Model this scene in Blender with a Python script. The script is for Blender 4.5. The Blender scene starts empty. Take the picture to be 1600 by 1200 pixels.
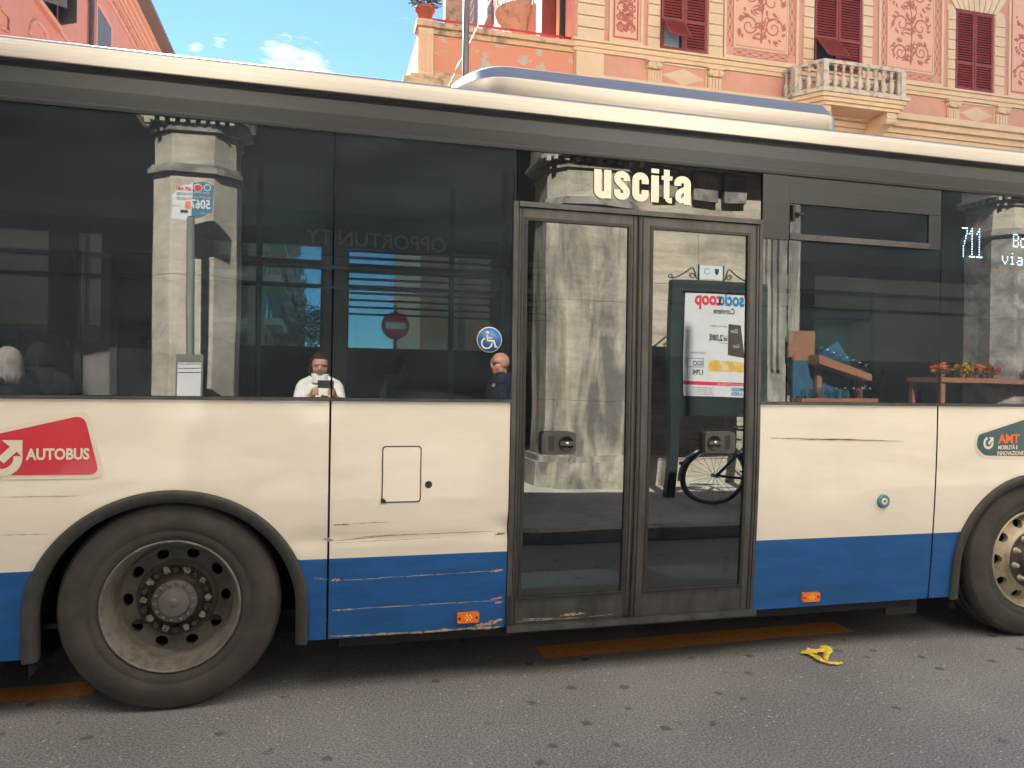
import bpy, bmesh, math, random
from mathutils import Vector, Matrix, noise
random.seed(7)
R = math.radians
PI = math.pi
S = bpy.context.scene
col = S.collection

# ------------------------------------------------------------------ camera
FOC = 1165.0
CAM = Vector((0.0, -3.66, 1.52))
cy_ = Vector((-297, 3, -FOC)).normalized()
cx_ = Vector((4569, -67, -FOC)).normalized()
cx_ = (cx_ - cy_ * cx_.dot(cy_)).normalized()
cz_ = cx_.cross(cy_)
CR = Matrix((cx_, cy_, cz_))            # camera -> world
cd = bpy.data.cameras.new('camera')
cam = bpy.data.objects.new('camera', cd); col.objects.link(cam)
cam.matrix_world = Matrix.Translation(CAM) @ CR.to_4x4()
cd.sensor_width = 36; cd.lens = FOC / 1600 * 36
cd.clip_start = 0.004; cd.clip_end = 3000
S.camera = cam

# ------------------------------------------------------------------ sky, sun, exposure
SUN = Vector((-0.20, 1.0, 0.80)).normalized()
W = bpy.data.worlds.new('World'); S.world = W; W.use_nodes = True
nt = W.node_tree; nt.nodes.clear()
wo = nt.nodes.new('ShaderNodeOutputWorld'); wb = nt.nodes.new('ShaderNodeBackground')
sk = nt.nodes.new('ShaderNodeTexSky'); sk.sky_type = 'NISHITA'; sk.sun_disc = False
sk.sun_elevation = math.asin(SUN.z); sk.sun_rotation = math.atan2(SUN.x, SUN.y)
sk.air_density = 0.75; sk.dust_density = 0.0; sk.ozone_density = 4.0
wb.inputs['Strength'].default_value = 0.054
# sparse wisps of cloud, the same all round the sky
tc = nt.nodes.new('ShaderNodeTexCoord'); mp = nt.nodes.new('ShaderNodeMapping')
mp.inputs['Scale'].default_value = (1.3, 1.3, 4.5); mp.inputs['Location'].default_value = (0.35, 0.1, 0.62)
nz = nt.nodes.new('ShaderNodeTexNoise'); nz.inputs['Scale'].default_value = 3.2; nz.inputs['Detail'].default_value = 9
nz.inputs['Roughness'].default_value = 0.62; nz.inputs['Distortion'].default_value = 0.5
cr = nt.nodes.new('ShaderNodeValToRGB'); cr.color_ramp.elements[0].position = 0.62; cr.color_ramp.elements[1].position = 0.80
cr.color_ramp.elements[1].color = (0.6, 0.6, 0.6, 1)
mx = nt.nodes.new('ShaderNodeMixRGB'); mx.inputs['Color2'].default_value = (5, 5, 5, 1)
L = nt.links.new
L(tc.outputs['Generated'], mp.inputs['Vector']); L(mp.outputs[0], nz.inputs['Vector']); L(nz.outputs['Fac'], cr.inputs[0])
fac = None
for (cxp, cyp, rad, amt) in ((440, 88, .036, .75), (482, 102, .036, .85), (305, 76, .014, .55), (342, 65, .012, .5), (900, -420, .35, .8), (-500, -300, .3, .7)):
    dv = (CR @ Vector((cxp - 800, 600 - cyp, -FOC))).normalized()
    vm = nt.nodes.new('ShaderNodeVectorMath'); vm.operation = 'DISTANCE'; vm.inputs[1].default_value = dv
    L(tc.outputs['Generated'], vm.inputs[0])
    mr = nt.nodes.new('ShaderNodeMapRange'); mr.inputs['From Min'].default_value = rad; mr.inputs['From Max'].default_value = 0; mr.inputs['To Max'].default_value = amt
    L(vm.outputs['Value'], mr.inputs['Value'])
    if fac is None: fac = mr.outputs[0]
    else:
        ad = nt.nodes.new('ShaderNodeMath'); ad.operation = 'MAXIMUM'; L(fac, ad.inputs[0]); L(mr.outputs[0], ad.inputs[1]); fac = ad.outputs[0]
nz2 = nt.nodes.new('ShaderNodeTexNoise'); nz2.inputs['Scale'].default_value = 22; nz2.inputs['Detail'].default_value = 8; nz2.inputs['Roughness'].default_value = .65; nz2.inputs['Distortion'].default_value = 1.2
L(mp.outputs[0], nz2.inputs['Vector'])
ms = nt.nodes.new('ShaderNodeMath'); ms.operation = 'MULTIPLY_ADD'; ms.inputs[1].default_value = .55; L(fac, ms.inputs[0]); L(nz2.outputs['Fac'], ms.inputs[2])
mr2 = nt.nodes.new('ShaderNodeMapRange'); mr2.inputs['From Min'].default_value = .62; mr2.inputs['From Max'].default_value = .95; L(ms.outputs[0], mr2.inputs['Value'])
mg = nt.nodes.new('ShaderNodeMath'); mg.operation = 'MULTIPLY'; L(mr2.outputs[0], mg.inputs[0])
gt0 = nt.nodes.new('ShaderNodeMath'); gt0.operation = 'MULTIPLY'; gt0.use_clamp = True; gt0.inputs[1].default_value = 6; L(fac, gt0.inputs[0]); L(gt0.outputs[0], mg.inputs[1])
L(mg.outputs[0], mx.inputs['Fac']); L(sk.outputs[0], mx.inputs['Color1']); L(mx.outputs[0], wb.inputs['Color']); L(wb.outputs[0], wo.inputs['Surface'])
sd = bpy.data.lights.new('sun', 'SUN'); sd.energy = 5.0; sd.angle = R(0.5); sd.color = (1.0, 0.90, 0.76)
so = bpy.data.objects.new('sun', sd); col.objects.link(so)
so.rotation_euler = SUN.to_track_quat('Z', 'Y').to_euler()
V = S.view_settings
S.display_settings.display_device = 'sRGB'
V.view_transform = 'Standard'; V.look = 'None'; V.gamma = 1; V.use_curve_mapping = False
V.exposure = 2.42
V.use_white_balance = True; V.white_balance_temperature = 6150; V.white_balance_tint = 10
S.render.engine = 'CYCLES'
S.cycles.max_bounces = 9; S.cycles.transparent_max_bounces = 24; S.cycles.glossy_bounces = 5
S.cycles.use_denoising = True; S.cycles.caustics_reflective = False; S.cycles.caustics_refractive = False
S.cycles.sample_clamp_indirect = 6

# ------------------------------------------------------------------ helpers
def at(px, py, y=0.0):
    r = CR @ Vector((px - 800, 600 - py, -FOC))
    return CAM + r * ((y - CAM.y) / r.y)
def atx(px, py, x):
    r = CR @ Vector((px - 800, 600 - py, -FOC))
    return CAM + r * ((x - CAM.x) / r.x)
def mir(px, py, d):          # where a thing stands that the window glass reflects at this pixel
    p = at(px, py, d); return Vector((p.x, -d, p.z))

def nodes(name):
    m = bpy.data.materials.new(name); m.use_nodes = True
    n = m.node_tree; b = n.nodes['Principled BSDF']; return m, n, b
def mat(name, c, rough=0.6, metal=0.0, var=0.12, scale=6.0, bump=0.0, bscale=40.0, c2=None, th=(0.45, 0.6), coat=0.0, emit=None, spec=0.5, stretch=(1, 1, 1), detail=6, warp=0.0):
    m, n, b = nodes(name)
    t = n.nodes.new('ShaderNodeTexCoord'); mpp = n.nodes.new('ShaderNodeMapping'); mpp.inputs['Scale'].default_value = stretch
    n.links.new(t.outputs['Object'], mpp.inputs['Vector'])
    no = n.nodes.new('ShaderNodeTexNoise'); no.inputs['Scale'].default_value = scale; no.inputs['Detail'].default_value = detail; no.inputs['Roughness'].default_value = 0.65
    n.links.new(mpp.outputs[0], no.inputs['Vector'])
    r = n.nodes.new('ShaderNodeValToRGB')
    if c2 is None:
        r.color_ramp.elements[0].position = 0.3; r.color_ramp.elements[1].position = 0.7
        r.color_ramp.elements[0].color = tuple(v * (1 - var) for v in c) + (1,)
        r.color_ramp.elements[1].color = tuple(min(1, v * (1 + var)) for v in c) + (1,)
    else:
        r.color_ramp.elements[0].position, r.color_ramp.elements[1].position = th
        r.color_ramp.elements[0].color = tuple(c) + (1,); r.color_ramp.elements[1].color = tuple(c2) + (1,)
    n.links.new(no.outputs['Fac'], r.inputs[0]); n.links.new(r.outputs[0], b.inputs['Base Color'])
    b.inputs['Roughness'].default_value = rough; b.inputs['Metallic'].default_value = metal
    b.inputs['Specular IOR Level'].default_value = spec; b.inputs['Coat Weight'].default_value = coat; b.inputs['Coat Roughness'].default_value = 0.06
    if emit:
        b.inputs['Emission Color'].default_value = tuple(emit[:3]) + (1,); b.inputs['Emission Strength'].default_value = emit[3]
    if bump or warp:
        last = None
        if bump:
            n2 = n.nodes.new('ShaderNodeTexNoise'); n2.inputs['Scale'].default_value = bscale; n2.inputs['Detail'].default_value = 5
            n.links.new(mpp.outputs[0], n2.inputs['Vector'])
            bp = n.nodes.new('ShaderNodeBump'); bp.inputs['Strength'].default_value = 1.0; bp.inputs['Distance'].default_value = bump
            n.links.new(n2.outputs['Fac'], bp.inputs['Height']); last = bp
        if warp:
            n3 = n.nodes.new('ShaderNodeTexNoise'); n3.inputs['Scale'].default_value = 1.5; n3.inputs['Detail'].default_value = 1
            n.links.new(t.outputs['Object'], n3.inputs['Vector'])
            bq = n.nodes.new('ShaderNodeBump'); bq.inputs['Strength'].default_value = 1.0; bq.inputs['Distance'].default_value = warp
            n.links.new(n3.outputs['Fac'], bq.inputs['Height'])
            if last: n.links.new(last.outputs[0], bq.inputs['Normal'])
            last = bq
            n.links.new(last.outputs[0], b.inputs['Coat Normal'])
        n.links.new(last.outputs[0], b.inputs['Normal'])
    return m
def glass(name, tint, ior=1.9, warp=0.004, refl=1.0, haze=0.0):
    m = bpy.data.materials.new(name); m.use_nodes = True; n = m.node_tree; n.nodes.clear()
    o = n.nodes.new('ShaderNodeOutputMaterial'); tr = n.nodes.new('ShaderNodeBsdfTransparent'); gl = n.nodes.new('ShaderNodeBsdfGlossy'); mi = n.nodes.new('ShaderNodeMixShader')
    tr.inputs['Color'].default_value = tuple(tint) + (1,); gl.inputs['Roughness'].default_value = 0.0
    gl.inputs['Color'].default_value = (refl * .97, refl, refl, 1)
    fr = n.nodes.new('ShaderNodeFresnel'); fr.inputs['IOR'].default_value = ior
    t = n.nodes.new('ShaderNodeTexCoord'); n3 = n.nodes.new('ShaderNodeTexNoise'); n3.inputs['Scale'].default_value = 1.3; n3.inputs['Detail'].default_value = 1.0
    bq = n.nodes.new('ShaderNodeBump'); bq.inputs['Distance'].default_value = warp
    n.links.new(t.outputs['Object'], n3.inputs['Vector']); n.links.new(n3.outputs['Fac'], bq.inputs['Height'])
    n.links.new(bq.outputs[0], gl.inputs['Normal'])
    if haze:
        df = n.nodes.new('ShaderNodeBsdfDiffuse'); df.inputs['Color'].default_value = (.36, .46, .58, 1)  # lens-flare haze over the dark panes, put into the glass as blue-grey film
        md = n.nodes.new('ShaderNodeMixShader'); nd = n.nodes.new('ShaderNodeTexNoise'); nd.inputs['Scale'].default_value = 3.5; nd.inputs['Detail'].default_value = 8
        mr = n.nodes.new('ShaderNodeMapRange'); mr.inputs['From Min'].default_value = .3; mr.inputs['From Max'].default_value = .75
        mr.inputs['To Min'].default_value = haze * .55; mr.inputs['To Max'].default_value = haze * 1.5
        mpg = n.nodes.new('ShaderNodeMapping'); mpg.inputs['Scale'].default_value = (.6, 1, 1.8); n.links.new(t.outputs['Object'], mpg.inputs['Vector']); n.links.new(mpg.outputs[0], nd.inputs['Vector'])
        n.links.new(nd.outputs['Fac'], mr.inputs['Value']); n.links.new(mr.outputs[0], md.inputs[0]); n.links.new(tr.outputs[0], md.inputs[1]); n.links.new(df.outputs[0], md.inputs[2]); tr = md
    ge = n.nodes.new('ShaderNodeNewGeometry'); iv = n.nodes.new('ShaderNodeMath'); iv.operation = 'SUBTRACT'; iv.inputs[0].default_value = 1
    n.links.new(ge.outputs['Backfacing'], iv.inputs[1]); mu = n.nodes.new('ShaderNodeMath'); mu.operation = 'MULTIPLY'
    n.links.new(fr.outputs[0], mu.inputs[0]); n.links.new(iv.outputs[0], mu.inputs[1])
    n.links.new(mu.outputs[0], mi.inputs[0]); n.links.new(tr.outputs[0], mi.inputs[1]); n.links.new(gl.outputs[0], mi.inputs[2])
    n.links.new(mi.outputs[0], o.inputs['Surface'])
    return m

class MB:
    def __init__(s): s.v = []; s.f = []; s.m = []; s.sm = []
    def add(s, vs, fs, mi=0, smooth=False):
        b = len(s.v); s.v += [tuple(v) for v in vs]
        for f in fs: s.f.append(tuple(i + b for i in f)); s.m.append(mi); s.sm.append(smooth)
        return s
    def box(s, x0, x1, y0, y1, z0, z1, mi=0, c=0.0):
        if c <= 0:
            vs = [(x, y, z) for z in (z0, z1) for y in (y0, y1) for x in (x0, x1)]
            return s.add(vs, [(0, 2, 3, 1), (4, 5, 7, 6), (0, 1, 5, 4), (2, 6, 7, 3), (0, 4, 6, 2), (1, 3, 7, 5)], mi)
        # chamfered front (towards -y)
        vs = [(x0, y1, z0), (x1, y1, z0), (x1, y1, z1), (x0, y1, z1), (x0, y0 + c, z0), (x1, y0 + c, z0), (x1, y0 + c, z1), (x0, y0 + c, z1),
              (x0 + c, y0, z0 + c), (x1 - c, y0, z0 + c), (x1 - c, y0, z1 - c), (x0 + c, y0, z1 - c)]
        return s.add(vs, [(3, 2, 1, 0), (0, 1, 5, 4), (1, 2, 6, 5), (2, 3, 7, 6), (3, 0, 4, 7), (4, 5, 9, 8), (5, 6, 10, 9), (6, 7, 11, 10), (7, 4, 8, 11), (8, 9, 10, 11)], mi)
    def tube(s, pts, r, n=8, mi=0, smooth=True, caps=True):
        pts = [Vector(p) for p in pts]; rs = r if isinstance(r, (list, tuple)) else [r] * len(pts)
        b = len(s.v); up = Vector((0.123, 0.2, 0.97)).normalized()
        for i, p in enumerate(pts):
            t = (pts[min(i + 1, len(pts) - 1)] - pts[max(i - 1, 0)]).normalized()
            a = t.cross(up)
            if a.length < 0.2: a = t.cross(Vector((1, 0, 0.1)))
            a.normalize(); c = a.cross(t).normalized()
            for k in range(n):
                an = 2 * PI * k / n; s.v.append(tuple(p + a * math.cos(an) * rs[i] + c * math.sin(an) * rs[i]))
        for i in range(len(pts) - 1):
            for k in range(n):
                s.f.append((b + i * n + k, b + i * n + (k + 1) % n, b + (i + 1) * n + (k + 1) % n, b + (i + 1) * n + k)); s.m.append(mi); s.sm.append(smooth)
        if caps:
            s.f.append(tuple(b + k for k in range(n))[::-1]); s.m.append(mi); s.sm.append(False)
            s.f.append(tuple(b + (len(pts) - 1) * n + k for k in range(n))); s.m.append(mi); s.sm.append(False)
        return s
    def lathe(s, prof, c, axis='y', n=48, mi=0, smooth=True, a0=0, a1=2 * PI):
        # prof: (radius, position along axis)
        full = abs(a1 - a0 - 2 * PI) < 1e-6; m = n if full else n + 1; b = len(s.v)
        for (r, h) in prof:
            for k in range(m):
                a = a0 + (a1 - a0) * k / n
                u, w = r * math.cos(a), r * math.sin(a)
                s.v.append((c[0] + u, c[1] + h, c[2] + w) if axis == 'y' else (c[0] + u, c[1] + w, c[2] + h))
        for i in range(len(prof) - 1):
            for k in range(n):
                k2 = (k + 1) % m
                q = (b + i * m + k, b + i * m + k2, b + (i + 1) * m + k2, b + (i + 1) * m + k)
                s.f.append(q if axis == 'z' else q[::-1]); s.m.append(mi); s.sm.append(smooth)
        return s
    def prism(s, pts, y0, y1, mi=0):       # polygon in x,z pushed through y
        n = len(pts)
        vs = [(x, y0, z) for x, z in pts] + [(x, y1, z) for x, z in pts]
        return s.add(vs, [tuple(range(n)), tuple(range(2 * n - 1, n - 1, -1))] + [(i, i + n, (i + 1) % n + n, (i + 1) % n) for i in range(n)], mi)
    def prismz(s, pts, z0, z1, mi=0):
        n = len(pts)
        vs = [(x, y, z0) for x, y in pts] + [(x, y, z1) for x, y in pts]
        return s.add(vs, [tuple(range(n))[::-1], tuple(range(n, 2 * n))] + [(i, (i + 1) % n, (i + 1) % n + n, i + n) for i in range(n)], mi)
    def build(s, name, mats, parent=None, fix=True):
        me = bpy.data.meshes.new(name); me.from_pydata(s.v, [], s.f)
        for m in (mats if isinstance(mats, (list, tuple)) else [mats]): me.materials.append(m)
        for p, mi, sm in zip(me.polygons, s.m, s.sm): p.material_index = mi; p.use_smooth = sm
        if fix:
            bm = bmesh.new(); bm.from_mesh(me); bmesh.ops.recalc_face_normals(bm, faces=bm.faces); bm.to_mesh(me); bm.free()
        me.update()
        return obj(name, me, parent)
def obj(name, me, parent=None):
    o = bpy.data.objects.new(name, me); col.objects.link(o)
    if parent is not None:
        o.parent = parent
        p = parent
        mw = Matrix.Identity(4)
        while p is not None: mw = Matrix.Translation(p.location) @ mw; p = p.parent
        o.matrix_parent_inverse = Matrix.Identity(4); o.location = -mw.translation
    return o
def tag(o, label=None, cat=None, group=None, kind=None):
    if label: o['label'] = label
    if cat: o['category'] = cat
    if group: o['group'] = group
    if kind: o['kind'] = kind
    return o
def thing(name, label, cat, loc=(0, 0, 0), group=None, kind=None):
    o = bpy.data.objects.new(name, None); col.objects.link(o); o.location = loc; o.empty_display_size = 0.2
    return tag(o, label, cat, group, kind)
def sub(name, parent, loc):          # an empty part at world location loc
    o = bpy.data.objects.new(name, None); col.objects.link(o); o.parent = parent
    o.location = Vector(loc) - parent.location; return o
def inst(src, parent, loc, rz=0.0, name=None):   # a piece that shares its mesh; loc in world
    o = bpy.data.objects.new(name or src.name.split('.')[0], src.data); col.objects.link(o)
    base = Vector((0, 0, 0)); p = parent
    while p is not None: base += p.location; p = p.parent
    o.parent = parent; o.location = Vector(loc) - base; o.rotation_euler.z = rz
    return o
def text(name, s, size, loc, m, parent, face='-y', ext=0.001, off=0.0, xs=1.0, align='LEFT', fn=None, shear=0):
    cu = bpy.data.curves.new(name, 'FONT'); cu.body = s; cu.size = size; cu.extrude = ext; cu.offset = off; cu.align_x = align; cu.shear = shear
    cu.resolution_u = 3
    t = bpy.data.objects.new('tmp_text', cu); col.objects.link(t)
    dg = bpy.context.evaluated_depsgraph_get(); me = bpy.data.meshes.new_from_object(t.evaluated_get(dg))
    bpy.data.objects.remove(t)
    sx = 1 if face == '-y' else -1
    for v in me.vertices:
        x, y, z = v.co
        if face == '-y': v.co = (loc[0] + x * xs, loc[1] - z, loc[2] + y)
        else: v.co = (loc[0] - x * xs, loc[1] + z, loc[2] + y)
        if fn: v.co = fn(v.co)
    me.materials.clear(); me.materials.append(m); me.update()
    return obj(name, me, parent)
def rounded(pts, rad, n=5):
    out = []; N = len(pts)
    for i in range(N):
        p = Vector(pts[i]).to_2d(); a = Vector(pts[i - 1]).to_2d(); b = Vector(pts[(i + 1) % N]).to_2d()
        d1 = (a - p); d2 = (b - p); r = min(rad, d1.length * .45, d2.length * .45)
        s = p + d1.normalized() * r; e = p + d2.normalized() * r
        for k in range(n + 1):
            t = k / n; q = s * (1 - t) ** 2 + p * 2 * t * (1 - t) + e * t * t; out.append((q.x, q.y))
    return out

# ------------------------------------------------------------------ materials
def asphalt_mat():
    m, n, b = nodes('asphalt'); N = n.nodes.new; K = n.links.new
    t = N('ShaderNodeTexCoord')
    big = N('ShaderNodeTexNoise'); big.inputs['Scale'].default_value = 0.9; big.inputs['Detail'].default_value = 5
    fine = N('ShaderNodeTexNoise'); fine.inputs['Scale'].default_value = 95; fine.inputs['Detail'].default_value = 4; fine.inputs['Roughness'].default_value = .7
    vo = N('ShaderNodeTexVoronoi'); vo.inputs['Scale'].default_value = 120
    sp = N('ShaderNodeTexVoronoi'); sp.inputs['Scale'].default_value = 5.6; sp.inputs['Randomness'].default_value = 1
    wn = N('ShaderNodeTexNoise'); wn.inputs['Scale'].default_value = 26
    wa = N('ShaderNodeMixRGB'); wa.blend_type = 'ADD'; wa.inputs[0].default_value = 0.045
    for x in (big, fine, vo, wn): K(t.outputs['Object'], x.inputs['Vector'])
    K(t.outputs['Object'], wa.inputs[1]); K(wn.outputs['Color'], wa.inputs[2]); K(wa.outputs[0], sp.inputs['Vector'])
    r1 = N('ShaderNodeValToRGB'); r1.color_ramp.elements[0].position = .36; r1.color_ramp.elements[1].position = .66
    r1.color_ramp.elements[0].color = (.115, .120, .130, 1); r1.color_ramp.elements[1].color = (.37, .378, .39, 1)
    K(fine.outputs['Fac'], r1.inputs[0])
    m1 = N('ShaderNodeMixRGB'); m1.blend_type = 'MULTIPLY'; m1.inputs[0].default_value = .8
    r2 = N('ShaderNodeValToRGB'); r2.color_ramp.elements[0].position = .3; r2.color_ramp.elements[1].position = .7
    r2.color_ramp.elements[0].color = (.7, .7, .71, 1); r2.color_ramp.elements[1].color = (1.12, 1.1, 1.06, 1)
    K(big.outputs['Fac'], r2.inputs[0]); K(r1.outputs[0], m1.inputs[1]); K(r2.outputs[0], m1.inputs[2])
    # pale stones
    r3 = N('ShaderNodeValToRGB'); r3.color_ramp.elements[0].position = .90; r3.color_ramp.elements[1].position = .95
    K(vo.outputs['Color'], r3.inputs[0])
    m2 = N('ShaderNodeMixRGB'); m2.inputs[2].default_value = (.55, .54, .52, 1); K(r3.outputs[0], m2.inputs[0]); K(m1.outputs[0], m2.inputs[1])
    # old gum and oil spots
    r4 = N('ShaderNodeValToRGB'); r4.color_ramp.elements[0].position = .10; r4.color_ramp.elements[1].position = .18
    r4.color_ramp.elements[0].color = (1, 1, 1, 1); r4.color_ramp.elements[1].color = (0, 0, 0, 1)
    K(sp.outputs['Distance'], r4.inputs[0])
    gt = N('ShaderNodeValToRGB'); gt.color_ramp.elements[0].position = .26; gt.color_ramp.elements[1].position = .32; K(sp.outputs['Color'], gt.inputs[0])
    mm = N('ShaderNodeMath'); mm.operation = 'MULTIPLY'; K(r4.outputs[0], mm.inputs[0]); K(gt.outputs[0], mm.inputs[1])
    m5 = N('ShaderNodeMath'); m5.operation = 'MULTIPLY'; m5.inputs[1].default_value = .62; K(mm.outputs[0], m5.inputs[0])
    m3 = N('ShaderNodeMixRGB'); m3.inputs[2].default_value = (.045, .045, .048, 1); K(m5.outputs[0], m3.inputs[0]); K(m2.outputs[0], m3.inputs[1])
    K(m3.outputs[0], b.inputs['Base Color']); b.inputs['Roughness'].default_value = .85
    bp = N('ShaderNodeBump'); bp.inputs['Distance'].default_value = .004; K(fine.outputs['Fac'], bp.inputs['Height']); K(bp.outputs[0], b.inputs['Normal'])
    return m
def stone_mat(name, c, dark, streak=(1, 1, .35), scale=2.2, pit=30, amt=.6):
    m, n, b = nodes(name); N = n.nodes.new; K = n.links.new
    t = N('ShaderNodeTexCoord')
    def nz_(sc, st, det=8, ro=.7, dist=0):
        mp_ = N('ShaderNodeMapping'); mp_.inputs['Scale'].default_value = st; K(t.outputs['Object'], mp_.inputs['Vector'])
        x = N('ShaderNodeTexNoise'); x.inputs['Scale'].default_value = sc; x.inputs['Detail'].default_value = det; x.inputs['Roughness'].default_value = ro; x.inputs['Distortion'].default_value = dist
        K(mp_.outputs[0], x.inputs['Vector']); return x.outputs['Fac']
    def ramp(f, p0, p1, c0, c1):
        r = N('ShaderNodeValToRGB'); r.color_ramp.elements[0].position = p0; r.color_ramp.elements[1].position = p1
        r.color_ramp.elements[0].color = c0; r.color_ramp.elements[1].color = c1; K(f, r.inputs[0]); return r.outputs[0]
    def mul(a, d, f):
        x = N('ShaderNodeMixRGB'); x.blend_type = 'MULTIPLY'; x.inputs[0].default_value = f; K(a, x.inputs[1]); K(d, x.inputs[2]); return x.outputs[0]
    W1 = (1, 1, 1, 1)
    base = ramp(nz_(6, (1, 1, 2.5), 9), .3, .7, tuple(v * .78 for v in c) + (1,), tuple(min(1, v * 1.12) for v in c) + (1,))
    st1 = ramp(nz_(scale, streak, 7, .62, .6), .40, .60, tuple(d / v for d, v in zip(dark, c)) + (1,), W1)
    blo = ramp(nz_(1.7, (1, 1, 1), 6, .6), .36, .56, (.62, .61, .60, 1), W1)
    pits = ramp(nz_(pit, (1, 1, 2.4), 5, .8), .33, .41, (.22, .22, .22, 1), W1)
    gate = ramp(nz_(3.3, (1, 1, 2), 3), .45, .6, W1, (0, 0, 0, 1))
    px = N('ShaderNodeMixRGB'); K(gate, px.inputs[0]); K(pits, px.inputs[2]); px.inputs[1].default_value = W1
    K(mul(mul(mul(base, st1, amt), blo, .9), px.outputs[0], .85), b.inputs['Base Color']); b.inputs['Roughness'].default_value = .82
    bp = N('ShaderNodeBump'); bp.inputs['Distance'].default_value = .005; K(pits, bp.inputs['Height']); K(bp.outputs[0], b.inputs['Normal'])
    return m

mASPH = asphalt_mat()
mYEL = mat('orange road paint', (.66, .30, .07), .8, c2=(.28, .18, .11), th=(.52, .72), scale=22, bump=.001)
mWHITE = mat('cream white bus paint', (.80, .775, .70), .30, c2=(.86, .83, .76), th=(.36, .62), var=.05, scale=3, coat=.75, warp=.0025, stretch=(.5, 1, 2.2))
mBLUE = mat('blue bus paint', (.010, .105, .36), .34, var=.24, scale=5, coat=.55, warp=.0025, stretch=(.5, 1, 2.5))
mDKBAND = mat('dark bronze cladding', (.055, .060, .068), .42, metal=.6, var=.12, scale=5, stretch=(.15, 1, 12), warp=.0012)
mALU = mat('brushed roof aluminium', (.36, .355, .345), .40, metal=.9, var=.10, scale=6, stretch=(.25, 1, 24), warp=.0006)
mDOORF = mat('dusty door aluminium', (.095, .096, .099), .5, metal=.55, var=.35, scale=9, stretch=(1, 1, .35), bump=.0004, bscale=60)
mRUB = mat('black rubber', (.028, .027, .026), .55, var=.4, scale=18)
mTYRE = mat('dusty tyre rubber', (.040, .039, .038), .75, var=.25, scale=7, c2=(.070, .064, .058), th=(.42, .7), bump=.0008, bscale=120)
mRIM = mat('grimy painted steel rim', (.20, .188, .168), .55, metal=.25, c2=(.10, .092, .082), th=(.46, .66), scale=10, bump=.0006, bscale=80)
mDISC = mat('grimy wheel disc', (.125, .115, .102), .6, metal=.2, c2=(.06, .055, .05), th=(.42, .68), scale=9, bump=.0006, bscale=80)
mCAPG = mat('dull grey hub cap', (.15, .145, .135), .5, metal=.2, var=.15, scale=14)
mHUB = mat('greasy hub iron', (.062, .057, .052), .5, metal=.4, var=.35, scale=20, bump=.001, bscale=60)
mNUTP = mat('chipped pale paint', (.36, .34, .30), .7, c2=(.10, .095, .09), th=(.5, .6), scale=55)
mRIM2 = mat('cream painted steel rim', (.42, .375, .29), .45, metal=.3, c2=(.20, .17, .13), th=(.52, .7), scale=9, bump=.0005, bscale=80)
mARCH = mat('grey wheel arch rubber', (.050, .049, .047), .7, var=.25, scale=14)
mBLACK = mat('black plastic', (.02, .02, .021), .45, var=.2)
mDARK = mat('dark underside', (.018, .018, .018), .8)
mSCR = mat('scraped pale metal', (.50, .44, .36), .6, c2=(.16, .09, .05), th=(.5, .62), scale=40)
mSCRD = mat('rusty scrape', (.19, .10, .06), .7, c2=(.40, .35, .28), th=(.45, .6), scale=60)
mAMB = mat('amber lens', (.85, .20, .015), .2, var=.05, coat=1)
mAMBC = mat('amber reflector core', (1.0, .52, .08), .25, var=.3, scale=90)
mRED = mat('red decal', (.62, .035, .055), .4, var=.05, coat=.5)
mCREAM = mat('cream decal film', (.78, .74, .64), .45, var=.03, coat=.3)
mTEAL = mat('teal decal', (.018, .085, .115), .4, var=.05, coat=.5)
mORL = mat('orange lettering', (.80, .18, .04), .5, var=.03)
mSKYB = mat('blue pictogram film', (.015, .16, .48), .4, var=.04, coat=.4)
mBUTT = mat('blue grey cap', (.08, .22, .34), .35, var=.1, coat=.4)
mGL = glass('tinted side glass', (.37, .46, .48), 2.2, .0014, haze=.055)
mGLD = glass('tinted door glass', (.24, .31, .34), 2.3, .0036, haze=.016)
mGLF = glass('far side glass', (.62, .76, .74), 1.5, .0)
mINT = mat('grey bus interior', (.10, .10, .105), .6, var=.15)
mINTL = mat('pale bus ceiling', (.22, .22, .215), .5, var=.06)
mSEAT = mat('seat fabric', (.035, .05, .085), .9, var=.3, scale=40)
mPOLE = mat('steel grab pole', (.45, .45, .43), .25, metal=.9, var=.05)
mLED = mat('white led', (.8, .85, 1), .5, emit=(.85, .92, 1.0, 3.6))
mFC = mat('cream stucco', (.66, .485, .31), .85, var=.07, scale=2.2, bump=.002, bscale=30)
mFS = mat('salmon stucco', (.60, .31, .215), .85, var=.09, scale=1.6, bump=.002, bscale=30)
mFP = mat('pale pink stucco', (.69, .40, .265), .85, var=.05, scale=3)
mFR = mat('red fresco paint', (.42, .13, .10), .9, var=.2, scale=9)
mFRL = mat('rose fresco paint', (.43, .15, .11), .9, var=.2, scale=9)
mPEEL = mat('peeling salmon stucco', (.62, .26, .16), .9, c2=(.46, .40, .33), th=(.555, .575), scale=1.5, bump=.004, bscale=20)
mGRIM = mat('weathered cornice stone', (.60, .40, .25), .9, c2=(.20, .16, .12), th=(.50, .72), scale=3.2, bump=.004, bscale=25)
mMAR = mat('maroon shutter paint', (.225, .042, .034), .55, var=.15, scale=5)
mMARR = mat('red iron paint', (.35, .03, .035), .5, var=.15)
mBAL = mat('weathered balcony stone', (.58, .50, .40), .85, c2=(.17, .15, .12), th=(.48, .70), scale=5.5, bump=.003, bscale=30)
mWIN = mat('dark window', (.03, .04, .045), .08, var=.1)
mGREYG = mat('grey green paint', (.14, .15, .14), .6, var=.12)
mPINK = mat('left salmon stucco', (.66, .30, .20), .85, var=.06, scale=1.0, bump=.002)
mPINKC = mat('left pale moulding', (.72, .39, .27), .85, var=.06, scale=2)
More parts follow.
